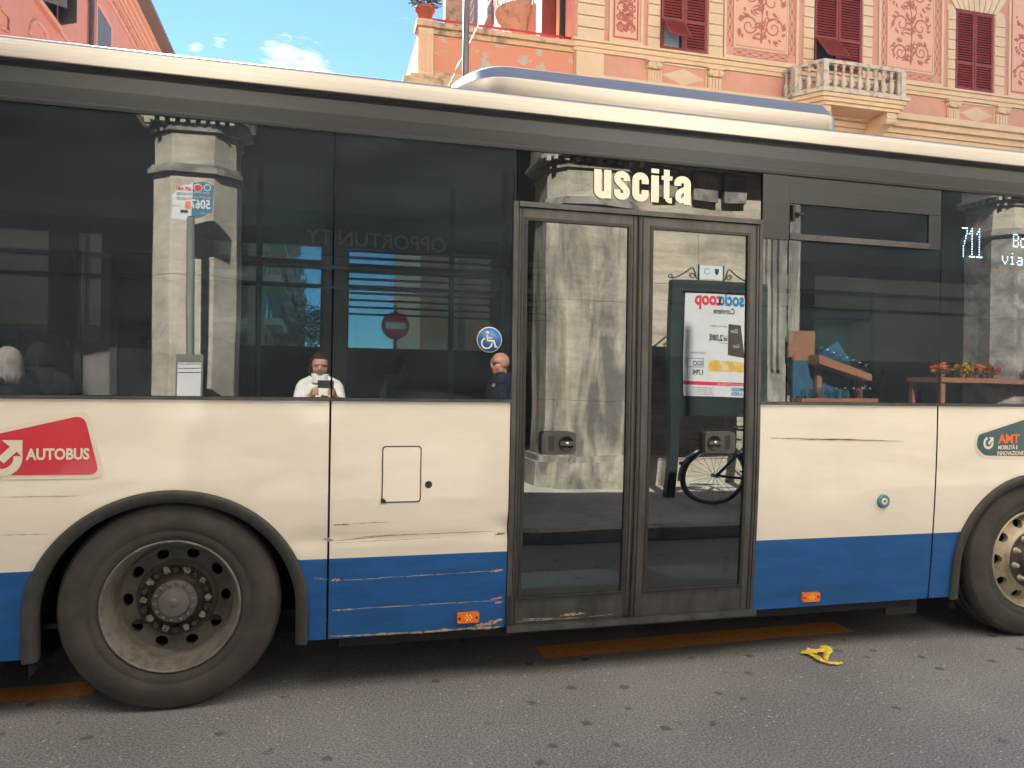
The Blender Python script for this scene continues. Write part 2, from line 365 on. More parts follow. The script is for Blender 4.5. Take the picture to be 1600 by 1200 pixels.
mSOFF = mat('grey eaves board', (.20, .17, .17), .8, var=.1)
mTERR = mat('terracotta', (.38, .10, .065), .8, var=.15)
mLEAF = mat('leaf green', (.055, .095, .03), .6, var=.4, scale=20)
mPETAL = mat('white petals', (.70, .68, .58), .7, var=.1)
mIRON = mat('dark iron', (.04, .042, .042), .5, metal=.5, var=.2)
mGREYP = mat('grey lamp post paint', (.14, .14, .15), .5, metal=.4, var=.15)
mWCURT = mat('white shutter panel', (.42, .40, .37), .8, c2=(.25, .24, .24), th=(.5, .62), scale=8)
mTRAV = stone_mat('travertine', (.56, .51, .42), (.30, .27, .22), pit=34, amt=.5)
mTRAVD = stone_mat('stained travertine', (.52, .48, .39), (.11, .105, .10), streak=(1.6, 1.6, .30), scale=2.6, pit=30, amt=.85)
mTRAVH = stone_mat('banded travertine', (.56, .50, .40), (.30, .27, .22), streak=(.3, .3, 2.5), scale=3, pit=34, amt=.6)
mCAP = stone_mat('grimy carved stone', (.36, .34, .30), (.08, .075, .07), streak=(1, 1, 1), scale=4, amt=.7)
mPAVE = mat('pale stone paving', (.55, .53, .49), .8, c2=(.38, .36, .33), th=(.45, .7), scale=4, bump=.002)
mPLAST = mat('warm cream render', (.80, .73, .60), .9, var=.08, scale=.8)
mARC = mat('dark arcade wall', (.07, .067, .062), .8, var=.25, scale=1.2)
mSHOP = mat('shop glass', (.02, .022, .025), .12, var=.2)
mSIGNB = mat('navy fascia', (.02, .035, .06), .6, var=.1)
mSIGNT = mat('grey fascia letters', (.24, .25, .26), .6, var=.05)
mPAPER = mat('poster paper', (.62, .63, .64), .8, var=.05, scale=5)
mPB = mat('poster blue', (.01, .19, .40), .7, var=.05)
mPR = mat('poster red', (.60, .03, .06), .7, var=.05)
mPK = mat('print black', (.03, .03, .035), .7, var=.05)
mPY = mat('poster yellow', (.62, .40, .05), .7, c2=(.70, .60, .35), th=(.45, .6), scale=12)
mFRG = mat('dark green frame', (.018, .032, .030), .5, var=.2)
mWOOD = mat('orange wood', (.27, .125, .07), .6, var=.25, scale=8, stretch=(1, 1, 6))
mBBOARD = mat('blue board', (.02, .085, .16), .6, var=.35, scale=9)
mSKIN = mat('skin', (.50, .26, .17), .55, var=.1, scale=14)
mSKIN2 = mat('tanned skin', (.52, .235, .14), .5, var=.12, scale=18)
mJW = mat('white jacket cloth', (.68, .67, .62), .85, var=.12, scale=16, bump=.004, bscale=14)
mJN = mat('navy jacket cloth', (.014, .02, .032), .8, var=.3, scale=14, bump=.003, bscale=14, spec=.12)
mJK = mat('black jacket cloth', (.014, .014, .017), .75, var=.3, scale=14, bump=.003, bscale=14, spec=.12)
mTRO = mat('dark trousers', (.03, .032, .04), .85, var=.2)
mHAIR = mat('brown hair', (.035, .018, .010), .9, var=.4, scale=40, stretch=(3, 3, .4), spec=.12)
mHAIRG = mat('grey blonde hair', (.26, .235, .205), .9, var=.4, scale=45, stretch=(3, 3, .3), spec=.12)
mHAIRK = mat('black hair', (.012, .011, .011), .9, var=.3, spec=.12)
mSHIRT = mat('striped shirt', (.50, .38, .36), .8, c2=(.2, .14, .16), th=(.48, .52), scale=30, stretch=(4, 4, .1))
mEYE = mat('eye dark', (.02, .015, .012), .2)
mLIP = mat('lips', (.40, .15, .12), .5)
mPHONE = mat('phone case', (.035, .033, .033), .35, var=.1)
mYTAPE = mat('yellow tape', (.78, .60, .02), .45, c2=(.80, .72, .35), th=(.52, .62), scale=60)
mCHROME = mat('chrome', (.6, .6, .6), .15, metal=1, var=.02)
mSIGNW = mat('white sign print', (.62, .68, .66), .5, var=.03)
mSIGNTE = mat('teal sign print', (.02, .13, .21), .5, var=.03)
mFLOW = [mat('flower ' + n, c, .7, var=.2, scale=30) for n, c in (('yellow', (.6, .35, .02)), ('red', (.45, .03, .04)), ('pale', (.55, .5, .42)), ('green', (.06, .12, .03)), ('orange', (.6, .16, .02)))]

# ------------------------------------------------------------------ ground
def sheet(name, x0, x1, y0, y1, z, m, kind='structure'):
    o = MB().add([(x0, y0, z), (x1, y0, z), (x1, y1, z), (x0, y1, z)], [(0, 1, 2, 3)]).build(name, m, fix=False)
    o['kind'] = kind; return o
sheet('ground', -900, 900, -900, 900, -0.004, mat('dull paving', (.16, .15, .14), .9, var=.1, scale=.4))
sheet('road', -200, 200, -1.95, 10.0, 0.0, mASPH)
sheet('side_street', -8.0, 1.0, 10.0, 500, 0.001, mASPH)
# broken yellow lane line
for (x0, x1, y0, y1) in ((1.22, 3.26, .30, .50), (-3.1, -1.05, .26, .44), (5.4, 7.4, .33, .52), (-7.4, -5.3, .22, .41)):
    n = 14; vs = []; fs = []
    for i in range(n + 1):
        x = x0 + (x1 - x0) * i / n; j = 0.02 * (x - x0)
        vs += [(x, y0 + j + random.uniform(-.006, .006), .004), (x, y1 + j + random.uniform(-.006, .006), .004)]
    fs = [(2 * i, 2 * i + 2, 2 * i + 3, 2 * i + 1) for i in range(n)]
    o = MB().add(vs, fs).build('road_marking', mYEL); o['kind'] = 'structure'
side = MB().box(-60, 60, -20, -2.12, 0.0, .12).build('sidewalk', mPAVE); side['kind'] = 'structure'
for i in range(14):       # kerb stones
    k = MB().box(-6.0 + i * 1.1, -4.91 + i * 1.1, -2.119, -1.96, 0.0, .125, c=.01).build('kerb_stone', mTRAV, side)
far = MB().box(1.0, 80, 10.01, 40, 0.0, .12).build('pavement', mPAVE); far['kind'] = 'structure'
far2 = MB().box(-80, -8.0, 10.01, 300, 0.0, .12).build('pavement', mPAVE); far2['kind'] = 'structure'

# ================================================================== THE BUS
ZB, ZT, ZG = .276, 1.43, 2.713        # skirt bottom, belt, glass top
def prof(z): return 0.0 if z >= ZT else .055 * ((ZT - z) / 1.15) ** 2
def onside(off=-.003):
    def f(c): return Vector((c[0], c[1] + prof(c[2]) + off, c[2]))
    return f
bus = thing('city_bus', 'long white city bus with blue skirt stripe and dark windows standing in the street', 'bus', (1.4, 1.25, 0))
def skinbox(name, x0, x1, z0, z1, t0, t1, m, parent, rows=None, cols=1, smooth=True, edge=0.0):
    """slab that follows the body side; t0 = how far proud, t1 = how deep"""
    if rows is None: rows = 1 if z0 >= ZT else max(2, int((min(z1, ZT) - z0) / .05))
    zs = [z0 + (z1 - z0) * i / rows for i in range(rows + 1)]; xs = [x0 + (x1 - x0) * i / cols for i in range(cols + 1)]
    b = MB(); fr = [(x, prof(z) - t0, z) for z in zs for x in xs]; bk = [(x, prof(z) + t1, z) for z in zs for x in xs]; c = cols + 1
    q = [(j * c + i, j * c + i + 1, (j + 1) * c + i + 1, (j + 1) * c + i) for j in range(rows) for i in range(cols)]
    b.add(fr, q, 0, smooth); b.add(bk, [f[::-1] for f in q], 0, smooth)
    for x, s in ((x0, 1), (x1, -1)):
        vs = [(x, prof(z) - t0, z) for z in zs] + [(x, prof(z) + t1, z) for z in zs]; r1 = rows + 1
        b.add(vs, [((j, j + 1, j + 1 + r1, j + r1))[::s] for j in range(rows)])
    for z, s in ((z0, 1), (z1, -1)):
        b.add([(x0, prof(z) - t0, z), (x1, prof(z) - t0, z), (x1, prof(z) + t1, z), (x0, prof(z) + t1, z)], [((0, 3, 2, 1))[::s]])
    return b.build(name, m, parent, fix=False)
WX, WZ = -.656, .445        # wheel arch centre, rear
AX, AZ = .605, .572
FXW = 4.30
def arch_z(x):
    z = ZB
    for cx in (WX, FXW):
        u = (x - cx) / AX
        if abs(u) < 1: z = max(z, WZ + AZ * math.sqrt(1 - u * u))
        elif abs(x - cx) < AX + 1e-6: z = max(z, WZ)
    return z
ZBLUE = .672
DENTS = ((-.02, .765, .10, .045, .012), (.10, .775, .14, .03, .006), (.92, .80, .10, .05, .014), (.45, .765, .5, .02, .004), (-.45, 1.16, .5, .05, .003), (2.9, 1.24, .45, .03, .004), (2.7, 1.0, .3, .12, .004), (.6, .58, .4, .015, -.003), (.5, .42, .5, .02, .004), (-2.0, 1.0, .5, .1, .004), (3.2, .45, .2, .06, .003))
def side_panel(x0, x1):
    xs = set([x0, x1]); k = x0
    while k < x1: xs.add(round(k, 4)); k += .035 if x0 > -2 else .12
    for cx in (WX, FXW):
        for a in range(0, 181, 4):
            x = cx - AX * math.cos(R(a))
            if x0 < x < x1: xs.add(x)
        for e in (cx - AX - .0005, cx + AX + .0005):
            if x0 < e < x1: xs.add(e)
    xs = sorted(xs); b = MB()
    base = [ZB + (ZBLUE - ZB) * i / 18 for i in range(19)] + [ZBLUE + (ZT - ZBLUE) * i / 38 for i in range(1, 39)]
    vs = []; nz_ = len(base)
    for x in xs:
        zb = arch_z(x)
        for z in base:
            zz = max(z, zb); dd = 0
            for (dx_, dz_, rx, rz, dp) in DENTS:
                if x0 - .01 < dx_ < x1 + .01: dd += dp * math.exp(-((x - dx_) / rx) ** 2 - ((zz - dz_) / rz) ** 2)
            vs.append((x, prof(zz) + dd, zz))
    fw = []; fb = []
    for i in range(len(xs) - 1):
        for j in range(nz_ - 1):
            if max(vs[i * nz_ + j + 1][2] - vs[i * nz_ + j][2], vs[(i + 1) * nz_ + j + 1][2] - vs[(i + 1) * nz_ + j][2]) < 1e-5: continue
            q = (i * nz_ + j, (i + 1) * nz_ + j, (i + 1) * nz_ + j + 1, i * nz_ + j + 1)
            (fb if base[j + 1] <= ZBLUE + 1e-6 else fw).append(q)
    b.add(vs, fw, 0, True); n0 = len(b.v); b.add(vs, fb, 1, True)
    # returns at both ends and along the bottom and top, 25 mm deep
    for xi in (0, len(xs) - 1):
        ring = [vs[xi * nz_ + j] for j in range(nz_)]; T = .025
        b.add(ring + [(p[0], p[1] + T, p[2]) for p in ring], [(j, j + 1, j + 1 + nz_, j + nz_) for j in range(nz_ - 1)], 2)
    for j, T in ((0, .025), (nz_ - 1, .025)):
        ring = [vs[i * nz_ + j] for i in range(len(xs))]; c = len(xs)
        b.add(ring + [(p[0], p[1] + T, p[2]) for p in ring], [(i, i + 1, i + 1 + c, i + c) for i in range(c - 1)], 1 if j == 0 else 0)
    return b.build('side_panel', [mWHITE, mBLUE, mRUB], bus, fix=False)
SEAMS = [(-4.9, -1.62), (-1.612, .036), (.046, .926), (2.354, 3.535), (3.545, 6.9)]
for a, b_ in SEAMS: side_panel(a, b_)
# carcass behind the panels: sills, floor, under-body, far side
for _a in ((-4.9, -1.33, .35), (-1.329, .02, 1.07), (.0201, .93, .35), (2.35, 3.55, .35)): MB().box(_a[0], _a[1], .13, .17, _a[2], ZT - .03).build('inner_wall', mDARK, bus)
MB().box(-4.9, -1.40, .10, 2.45, .20, .34).box(.10, 3.45, .10, 2.45, .22, .35).box(5.1, 6.9, .10, 2.45, .22, .35).box(-1.4, .1, .45, 2.0, .5, .9).box(3.45, 5.1, .45, 2.0, .5, .9).build('floor_pan', mDARK, bus)
MB().box(-4.9, 6.9, .2, 2.45, .36, .385).build('bus_floor', mDARK, bus)
MB().box(3.30, 3.52, .12, .14, .17, .30).build('mud_flap', mRUB, bus)
# belt trim, cant rail, roof
MB().box(-4.9, .93, -.012, .0, ZT + .002, ZT + .016).box(2.35, 6.9, -.012, .0, ZT + .002, ZT + .016).build('belt_strip', mDOORF, bus)
def sweep(name, prf, x0, x1, m, parent, smooth=True):
    b = MB(); n = 40; c = len(prf)
    vs = [(x0 + (x1 - x0) * i / n, y, z) for i in range(n + 1) for y, z in prf]
    b.add(vs, [(i * c + j, (i + 1) * c + j, (i + 1) * c + j + 1, i * c + j + 1) for i in range(n) for j in range(c - 1)], 0, smooth)
    return b.build(name, m, parent, fix=False)
sweep('cant_rail', [(.05, ZG + .0), (-.006, ZG + .0), (-.010, ZG + .012), (-.010, ZG + .020), (.0, ZG + .024), (-.002, 2.80), (.002, 2.868), (.02, 2.874), (.02, 2.90)], -4.9, 6.9, mDKBAND, bus, False)
re_ = [(.02, 2.892), (-.022, 2.894), (-.0262, 2.897), (-.026, 2.901), (-.0185, 2.958), (-.0180, 2.961), (-.0172, 2.963)] + [(.022 - .039 * math.cos(R(a)), 2.964 + .036 * math.sin(R(a))) for a in range(6, 91, 7)] + [(.14, 3.006)]
sweep('roof_edge_trim', re_, -4.9, 6.9, mALU, bus)
MB().box(-4.9, 6.9, .13, 2.42, 2.93, 3.0).build('roof', mINTL, bus)
MB().box(-4.9, 6.9, .05, 2.44, 2.72, 2.76).build('ceiling', mINTL, bus)
# rooftop unit with rounded ends
def roof_unit():
    x0, x1 = .60, 2.93; b = MB(); n = 60; rows = []
    sec = [(.090, 3.012), (.080, 3.018), (.0785, 3.024), (.0765, 3.104), (.0772, 3.108), (.080, 3.112), (.083, 3.115), (.150, 3.190), (.154, 3.194), (.175, 3.206), (.24, 3.216), (1.9, 3.22), (2.1, 3.02)]
    def hgt(x):
        e0 = (x - x0) / .36; e1 = (x1 - x) / .10
        h = 1.0
        if e0 < 1: h = min(h, math.sqrt(max(0, 1 - (1 - e0) ** 2)))
        if e1 < 1: h = min(h, .45 + .55 * math.sqrt(max(0, 1 - (1 - e1) ** 2)))
        return h
    xs = [x0 + (x1 - x0) * (1 - math.cos(PI * i / n)) / 2 for i in range(n + 1)]
    vs = []
    for x in xs:
        h = hgt(x); e1 = max(0, 1 - (x1 - x) / .10); e0 = max(0, 1 - (x - x0) / .30)
        for y, z in sec: vs.append((x, y + .10 * e1 * e1 + .14 * e0 * e0, 3.008 + (z - 3.008) * h))
    c = len(sec)
    f = [(i * c + j, (i + 1) * c + j, (i + 1) * c + j + 1, i * c + j + 1) for i in range(n) for j in range(c - 1)]
    b.add(vs, f, 0, True); b.add([vs[n * c + j] for j in range(c)], [tuple(range(c))], 0)
    o = b.build('rooftop_unit', mALU, bus, fix=False)
    for x, z in ((1.32, 3.125), (1.92, 3.125), (2.6, 3.125)):
        MB().lathe([(0.0, -.006), (.009, -.006), (.011, 0), (.011, .02)], (x, .128, z), n=12).build('rivet', mHUB, o)
roof_unit()
# far side of the body with its windows
fw = MB(); FY = 2.46
fw.box(-4.9, 6.9, FY, FY + .06, .25, 1.80); fw.box(-4.9, 6.9, FY, FY + .06, 2.60, 2.93)
farx = [(-4.7, -3.3), (-3.2, -1.95), (-1.75, -1.60), (-.86, -.02), (.20, 1.36), (1.62, 2.28), (2.6, 4.3), (4.5, 6.4)]
edges = [-4.9] + [v for p in farx for v in p] + [6.9]
for i in range(0, len(edges), 2): fw.box(edges[i], edges[i + 1], FY + .001, FY + .059, 1.80, 2.60)
fw.box(-.86, -.02, FY + .01, FY + .05, 2.43, 2.49)
fw.build('far_side_wall', mINT, bus)
for a, b_ in farx:
    MB().box(a, b_, FY + .02, FY + .026, 1.80, 2.60).build('far_window', mGLF, bus)
for i in range(10):       # blind slats over the far window, made deep to block the sun
    MB().box(.20, 1.36, FY - .095, FY - .015, 2.06 + i * .056, 2.071 + i * .056).build('blind_sunblock_slat', mDARK, bus)
    MB().box(1.62, 2.28, FY - .095, FY - .015, 2.06 + i * .056, 2.071 + i * .056).build('blind_sunblock_slat', mDARK, bus)  # second row added to keep sun patches off the road
# end walls
MB().box(-4.95, -4.9, .02, 2.5, .3, 2.95).box(6.9, 6.95, .02, 2.5, .3, 2.95).build('end_wall', mWHITE, bus)

# wheel arches
def arch_trim(cx):
    b = MB(); n = 60; w = .055; vs = []
    for i in range(n + 1):
        a = PI * i / n; c, s = math.cos(a), math.sin(a)
        zi = WZ
        for (ax, az, y) in ((AX + .002, AZ + .002, 0), (AX + .002, AZ + .002, -.016), (AX - .012, AZ - .012, -.024), (AX - w, AZ - w, -.010), (AX - w, AZ - w, .05)):
            z = zi + az * s; vs.append((cx - ax * c, prof(z) + y, z))
    c_ = 5
    left = [(cx - r_, prof(.262) + y, .262) for r_, y in ((AX + .002, 0), (AX + .002, -.016), (AX - .012, -.024), (AX - w, -.010), (AX - w, .05))]
    right = [(2 * cx - p[0], p[1], p[2]) for p in left]
    vs = left + vs + right
    b.add(vs, [(i * c_ + j, i * c_ + j + 1, (i + 1) * c_ + j + 1, (i + 1) * c_ + j) for i in range(n + 2) for j in range(c_ - 1)], 0, True)
    b.build('wheel_arch', mARCH, bus)
    # inner liner
    b = MB(); vs = []
    for i in range(n + 1):
        a = PI * i / n
        for y in (.04, .42): vs.append((cx - (AX - .03) * math.cos(a), y, WZ + (AZ - .03) * math.sin(a)))
    vs = [(cx - AX + .03, .04, .2), (cx - AX + .03, .42, .2)] + vs + [(cx + AX - .03, .04, .2), (cx + AX - .03, .42, .2)]
    b.add(vs, [(2 * i, 2 * i + 1, 2 * i + 3, 2 * i + 2) for i in range(n + 2)], 0, True)
    b.add([(cx - .6, .421, .2), (cx + .6, .421, .2), (cx + .6, .421, 1.05), (cx - .6, .421, 1.05)], [(0, 1, 2, 3)])
    b.build('arch_liner', mDARK, bus)
arch_trim(WX); arch_trim(FXW)

def holes_ring(b, c, r1, y1, r2, y2, n, hr, ha, mi=0, depth=.02):
    """annulus between r1 and r2 with n oval holes"""
    M = 24; rc = (r1 + r2) / 2
    def P(r, a, dy=0):
        t = (r - r1) / (r2 - r1); return (c[0] + r * math.cos(a), c[1] + y1 + (y2 - y1) * t + dy, c[2] + r * math.sin(a))
    for k in range(n):
        a0 = 2 * PI * k / n; w = PI / n; inner = []; outer = []; deep = []
        for i in range(M):
            t = 2 * PI * i / M; cu, su = math.cos(t), math.sin(t)
            inner.append(P(rc + hr * su, a0 + ha * cu)); deep.append(P(rc + hr * su, a0 + ha * cu, depth))
            m_ = max(abs(cu), abs(su)); outer.append(P(rc + (r2 - r1) / 2 * su / m_, a0 + w * cu / m_))
        b.add(inner + outer, [(i, (i + 1) % M, M + (i + 1) % M, M + i) for i in range(M)], mi, True)
        b.add(inner + deep, [(i, (i + 1) % M, M + (i + 1) % M, M + i) for i in range(M)], mi, True)
def wheel(cx, rear):
    cz = .480; cy = .035; w = sub('wheel', bus, (cx, cy, cz)); c = (cx, cy, cz)
    R0 = .482
    t = MB()
    p = [(.302, .045), (.300, .012), (.312, .0), (.345, -.008), (.352, -.006), (.356, -.010), (.400, -.014), (.440, -.006), (.458, .004), (.462, .004), (.468, .014), (.479, .034), (.481, .05)]
    for k in range(4): p += [(.482, .06 + k * .05), (.482, .092 + k * .05), (.470, .094 + k * .05), (.470, .106 + k * .05)]
    p += [(.478, .27), (.44, .29), (.30, .28)]
    t.lathe(p, c, n=96)
    o = t.build('tyre', mTYRE, w)
    if rear:
        r = MB(); r.lathe([(.304, .020), (.305, .004), (.300, -.004), (.293, .0), (.290, .014), (.283, .024), (.279, .05), (.262, .075), (.258, .13), (.250, .160)], c, n=96)
        r.build('rim', mRIM, w)
        r = MB(); holes_ring(r, c, .183, .168, .250, .160, 10, .023, .135, 0, .03)
        r.lathe([(.183, .168), (.165, .150), (.150, .146), (.10, .146)], c, n=64); r.build('wheel_disc', mDISC, w)
        MB().lathe([(0, .30), (.27, .30), (.27, .16)], c, n=32).build('brake_drum', mDARK, w)
        h = MB(); h.lathe([(.160, .147), (.160, .138), (.126, .136), (.124, .118), (.112, .112), (.104, .094)], c, n=48).lathe([(.104, .094), (.100, .088), (.072, .084), (.066, .070), (.020, .064), (.012, .058), (0, .058)], c, n=48)
        h.build('hub', mHUB, w)
        MB().lathe([(.0985, .0865), (.072, .0825), (.066, .068), (.022, .062), (.010, .0565), (0, .0565)], c, n=48, smooth=False).build('hub_cap', mCAPG, w)
        for k in range(14):
            a = 2 * PI * k / 14 + .1
            MB().lathe([(0, -.012), (.007, -.012), (.009, -.008), (.009, .01)], (cx + .086 * math.cos(a), cy + .084, cz + .086 * math.sin(a)), n=8).build('hub_bolt', mCAPG, w)
        for k in range(10):
            a = 2 * PI * k / 10 + .314; q = (cx + .143 * math.cos(a), cy + .140, cz + .143 * math.sin(a))
            MB().lathe([(0, -.030), (.012, -.030), (.016, -.024), (.016, -.004), (.021, -.002), (.021, .01)], q, n=6, smooth=False).build('wheel_nut', mHUB, w)
            a2 = a + .314; q = (cx + .143 * math.cos(a2), cy + .1365, cz + .143 * math.sin(a2))
            s = MB(); m_ = 14
            s.add([(q[0], q[1] - .003, q[2])] + [(q[0] + .018 * random.uniform(.6, 1.2) * math.cos(2 * PI * i / m_), q[1] - .003, q[2] + .018 * random.uniform(.6, 1.2) * math.sin(2 * PI * i / m_)) for i in range(m_)],
                  [(0, i + 1, (i + 1) % m_ + 1) for i in range(m_)])
            s.build('paint_mark', mNUTP, w)
    else:
        r = MB(); r.lathe([(.304, .020), (.305, .004), (.298, -.004), (.290, .004), (.286, .030), (.270, .050), (.262, .062)], c, n=96)
        holes_ring(r, c, .196, .020, .262, .062, 10, .025, .135, 0, .03)
        r.lathe([(.196, .020), (.186, .006), (.178, .0), (.112, .0)], c, n=64)
        r.build('rim', mRIM2, w)
        MB().lathe([(0, .25), (.28, .25), (.28, .06)], c, n=32).build('brake_drum', mDARK, w)
        MB().lathe([(.178, -.003), (.115, -.004), (.113, -.02), (.09, -.045), (.03, -.055), (0, -.055)], c, n=48).build('hub', mHUB, w)
        for k in range(10):
            a = 2 * PI * k / 10 + .2
            MB().lathe([(0, -.032), (.010, -.032), (.015, -.024), (.016, -.006), (.022, -.003), (.022, .004)], (cx + .147 * math.cos(a), cy - .003, cz + .147 * math.sin(a)), n=10).build('wheel_nut', mRIM2, w)
wheel(WX, True); wheel(FXW, False)

# windows
for a, b_ in ((-4.85, -2.20), (-2.192, .040), (.048, .934), (3.552, 5.3), (5.308, 6.85)):
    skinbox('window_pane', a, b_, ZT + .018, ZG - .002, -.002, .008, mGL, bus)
MB().box(.9345, .9375, -.001, .03, 2.45, ZG - .003).build('glazing_bar', mBLACK, bus)
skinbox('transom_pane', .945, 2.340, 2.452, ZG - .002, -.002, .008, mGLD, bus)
skinbox('pillar_cover', 2.352, 2.520, 2.352, ZG - .003, .001, .03, mDKBAND, bus)
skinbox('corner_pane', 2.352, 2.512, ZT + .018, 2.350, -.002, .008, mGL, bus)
# hopper window: fixed light, metal head, tilting top light
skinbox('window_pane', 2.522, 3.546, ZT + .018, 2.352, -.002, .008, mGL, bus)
skinbox('window_head', 2.522, 3.546, 2.560, ZG - .003, -.001, .025, mDKBAND, bus)
skinbox('window_head', 3.46, 3.546, 2.356, 2.558, -.001, .025, mDKBAND, bus)
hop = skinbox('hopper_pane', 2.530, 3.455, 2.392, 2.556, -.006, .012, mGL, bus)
skinbox('hopper_rail', 2.522, 3.458, 2.356, 2.388, .008, .02, mDOORF, bus)
skinbox('hopper_latch', 2.535, 2.550, 2.46, 2.55, .012, .01, mBLACK, bus)
MB().tube([(2.55, -.02, 2.50), (2.60, -.02, 2.495)], .009).build('hopper_latch', mBLACK, bus)
# door surround and two leaves
skinbox('door_jamb', .930, .956, ZB - .01, 2.452, .006, .06, mDOORF, bus)
skinbox('door_jamb', 2.334, 2.352, ZB + .0, 2.452, .006, .06, mDOORF, bus)
skinbox('door_head', .957, 2.333, 2.424, 2.450, .018, .05, mDOORF, bus)
skinbox('door_jamb', .936, .958, .285, .44, .012, .0, mRUB, bus)
for (x0, x1, gx0, gx1, hx, flip) in ((.960, 1.598, 1.000, 1.558, 1.095, 1), (1.622, 2.330, 1.692, 2.262, 2.010, -1)):
    leaf = sub('door_leaf', bus, ((x0 + x1) / 2, 0, .28))
    zt, zb = 2.420, .288; g0, g1 = .425, 2.362
    skinbox('leaf_stile', x0, gx0 - .014, zb, zt, .004, .03, mDOORF, leaf)
    skinbox('leaf_stile', gx1 + .014, x1, zb, zt, .004, .03, mDOORF, leaf)
    skinbox('leaf_rail', gx0 - .014, gx1 + .014, g1 + .012, zt, .0035, .03, mDOORF, leaf)
    skinbox('kick_plate', gx0 - .013, gx1 + .013, zb, g0 - .012, .0, .03, mDOORF, leaf)
    # ribbed rubber seals round the glass and on the outer edges
    skinbox('glazing_seal', gx0 - .013, gx0 + .004, g0 - .012, g1 + .012, .008, .02, mRUB, leaf)
    skinbox('glazing_seal', gx1 - .004, gx1 + .013, g0 - .012, g1 + .012, .008, .02, mRUB, leaf)
    skinbox('glazing_seal', gx0 + .005, gx1 - .005, g1 - .004, g1 + .011, .008, .02, mRUB, leaf)
    skinbox('glazing_seal', gx0 + .005, gx1 - .005, g0 - .011, g0 + .004, .008, .02, mRUB, leaf)
    skinbox('edge_seal', x0 + .012, x0 + .017, zb, zt, .009, .0, mRUB, leaf)
    skinbox('edge_seal', x1 - .017, x1 - .012, zb, zt, .009, .0, mRUB, leaf)
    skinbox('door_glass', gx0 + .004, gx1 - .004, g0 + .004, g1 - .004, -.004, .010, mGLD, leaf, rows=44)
    hb = MB(); hz0, hz1 = 1.166, 1.282; yy = prof(1.22)
    hb.prism(rounded([(hx - .006, hz0), (hx + .174, hz0), (hx + .174, hz1), (hx - .006, hz1)], .022), yy - .032, yy + .004)
    ho = hb.build('door_handle', mDOORF, leaf)
    cxh = hx + (.122 if flip > 0 else .046); cb = hx + (.042 if flip > 0 else .126)
    MB().lathe([(.040, -.033), (.040, -.040), (.036, -.041), (.034, -.036), (0, -.034)], (cxh, yy, 1.224), n=28).build('lock_ring', mBLACK, leaf)
    MB().prism(rounded([(cxh - .036, 1.213), (cxh + .036, 1.213), (cxh + .036, 1.235), (cxh - .036, 1.235)], .010), yy - .046, yy - .035).build('lock_tongue', mDOORF, leaf)
    MB().lathe([(0, -.050), (.008, -.050), (.010, -.046)], (cxh, yy, 1.224), n=14).build('key_barrel', mCHROME, leaf)
    MB().prism(rounded([(cb - .016, 1.186), (cb + .016, 1.186), (cb + .016, 1.262), (cb - .016, 1.262)], .008), yy - .0335, yy - .030).build('finger_slot', mBLACK, leaf)
skinbox('centre_seal', 1.599, 1.610, .292, 2.418, .002, .02, mRUB, bus)
skinbox('centre_seal', 1.6105, 1.621, .292, 2.418, .010, .02, mRUB, bus)
MB().box(.93, 2.36, .02, .3, ZB - .02, .286).build('door_step', mDOORF, bus)

# lettering and stickers on the side
def rib(b, pts, w, y, mi=0):
    pts = [Vector((p[0], p[1])) for p in pts]; vs = []
    for i, p in enumerate(pts):
        t = (pts[min(i + 1, len(pts) - 1)] - pts[max(i - 1, 0)])
        if t.length < 1e-9: t = Vector((1, 0))
        t.normalize(); n = Vector((-t.y, t.x)); ww = w[i] if isinstance(w, list) else w
        for s in (-1, 1): q = p + n * ww * s / 2; vs.append((q.x, y, q.y))
    b.add(vs, [(2 * i, 2 * i + 2, 2 * i + 3, 2 * i + 1) for i in range(len(pts) - 1)], mi)
def arcp(cx, cz, rx, rz, a0, a1, n=8): return [(cx + rx * math.cos(R(a0 + (a1 - a0) * i / n)), cz + rz * math.sin(R(a0 + (a1 - a0) * i / n))) for i in range(n + 1)]
LET = {'u': [([(.127, 1), (.127, .3)] + arcp(.3, .25, .173, .145, 180, 360) + [(.473, .3), (.473, 1)], .255), ([(.473, 1), (.473, 0)], .2552)],
       'c': [([(.473, .62), (.473, .72)] + arcp(.3, .75, .173, .145, 0, 180) + [(.127, .5)] + arcp(.3, .25, .173, .145, 180, 360) + [(.473, .28), (.473, .40)], .255)],
       's': [([(.475, .66), (.475, .73)] + arcp(.3, .76, .175, .135, 0, 180, 8) + [(.135, .68), (.20, .60), (.40, .42), (.465, .33)] + arcp(.3, .24, .175, .135, 0, -180, 8) + [(.125, .27), (.125, .35)], .235)],
       'i': [([(.13, 0), (.13, .96)], .26), ([(.13, 1.04), (.13, 1.20)], .26)],
       't': [([(.24, 1.2), (.24, .2), (.27, .13), (.34, .10), (.45, .10)], .2), ([(.20, 1.2), (.20, .15)], .2), ([(0, .90), (.46, .90)], .15)],
       'a': [([(.13, .66), (.13, .74)] + arcp(.3, .76, .173, .135, 180, 0) + [(.473, .6), (.473, 0)], .255), ([(.46, .56), (.30, .50), (.17, .42), (.13, .30), (.15, .18), (.22, .12), (.34, .15), (.46, .26)], .2)]}
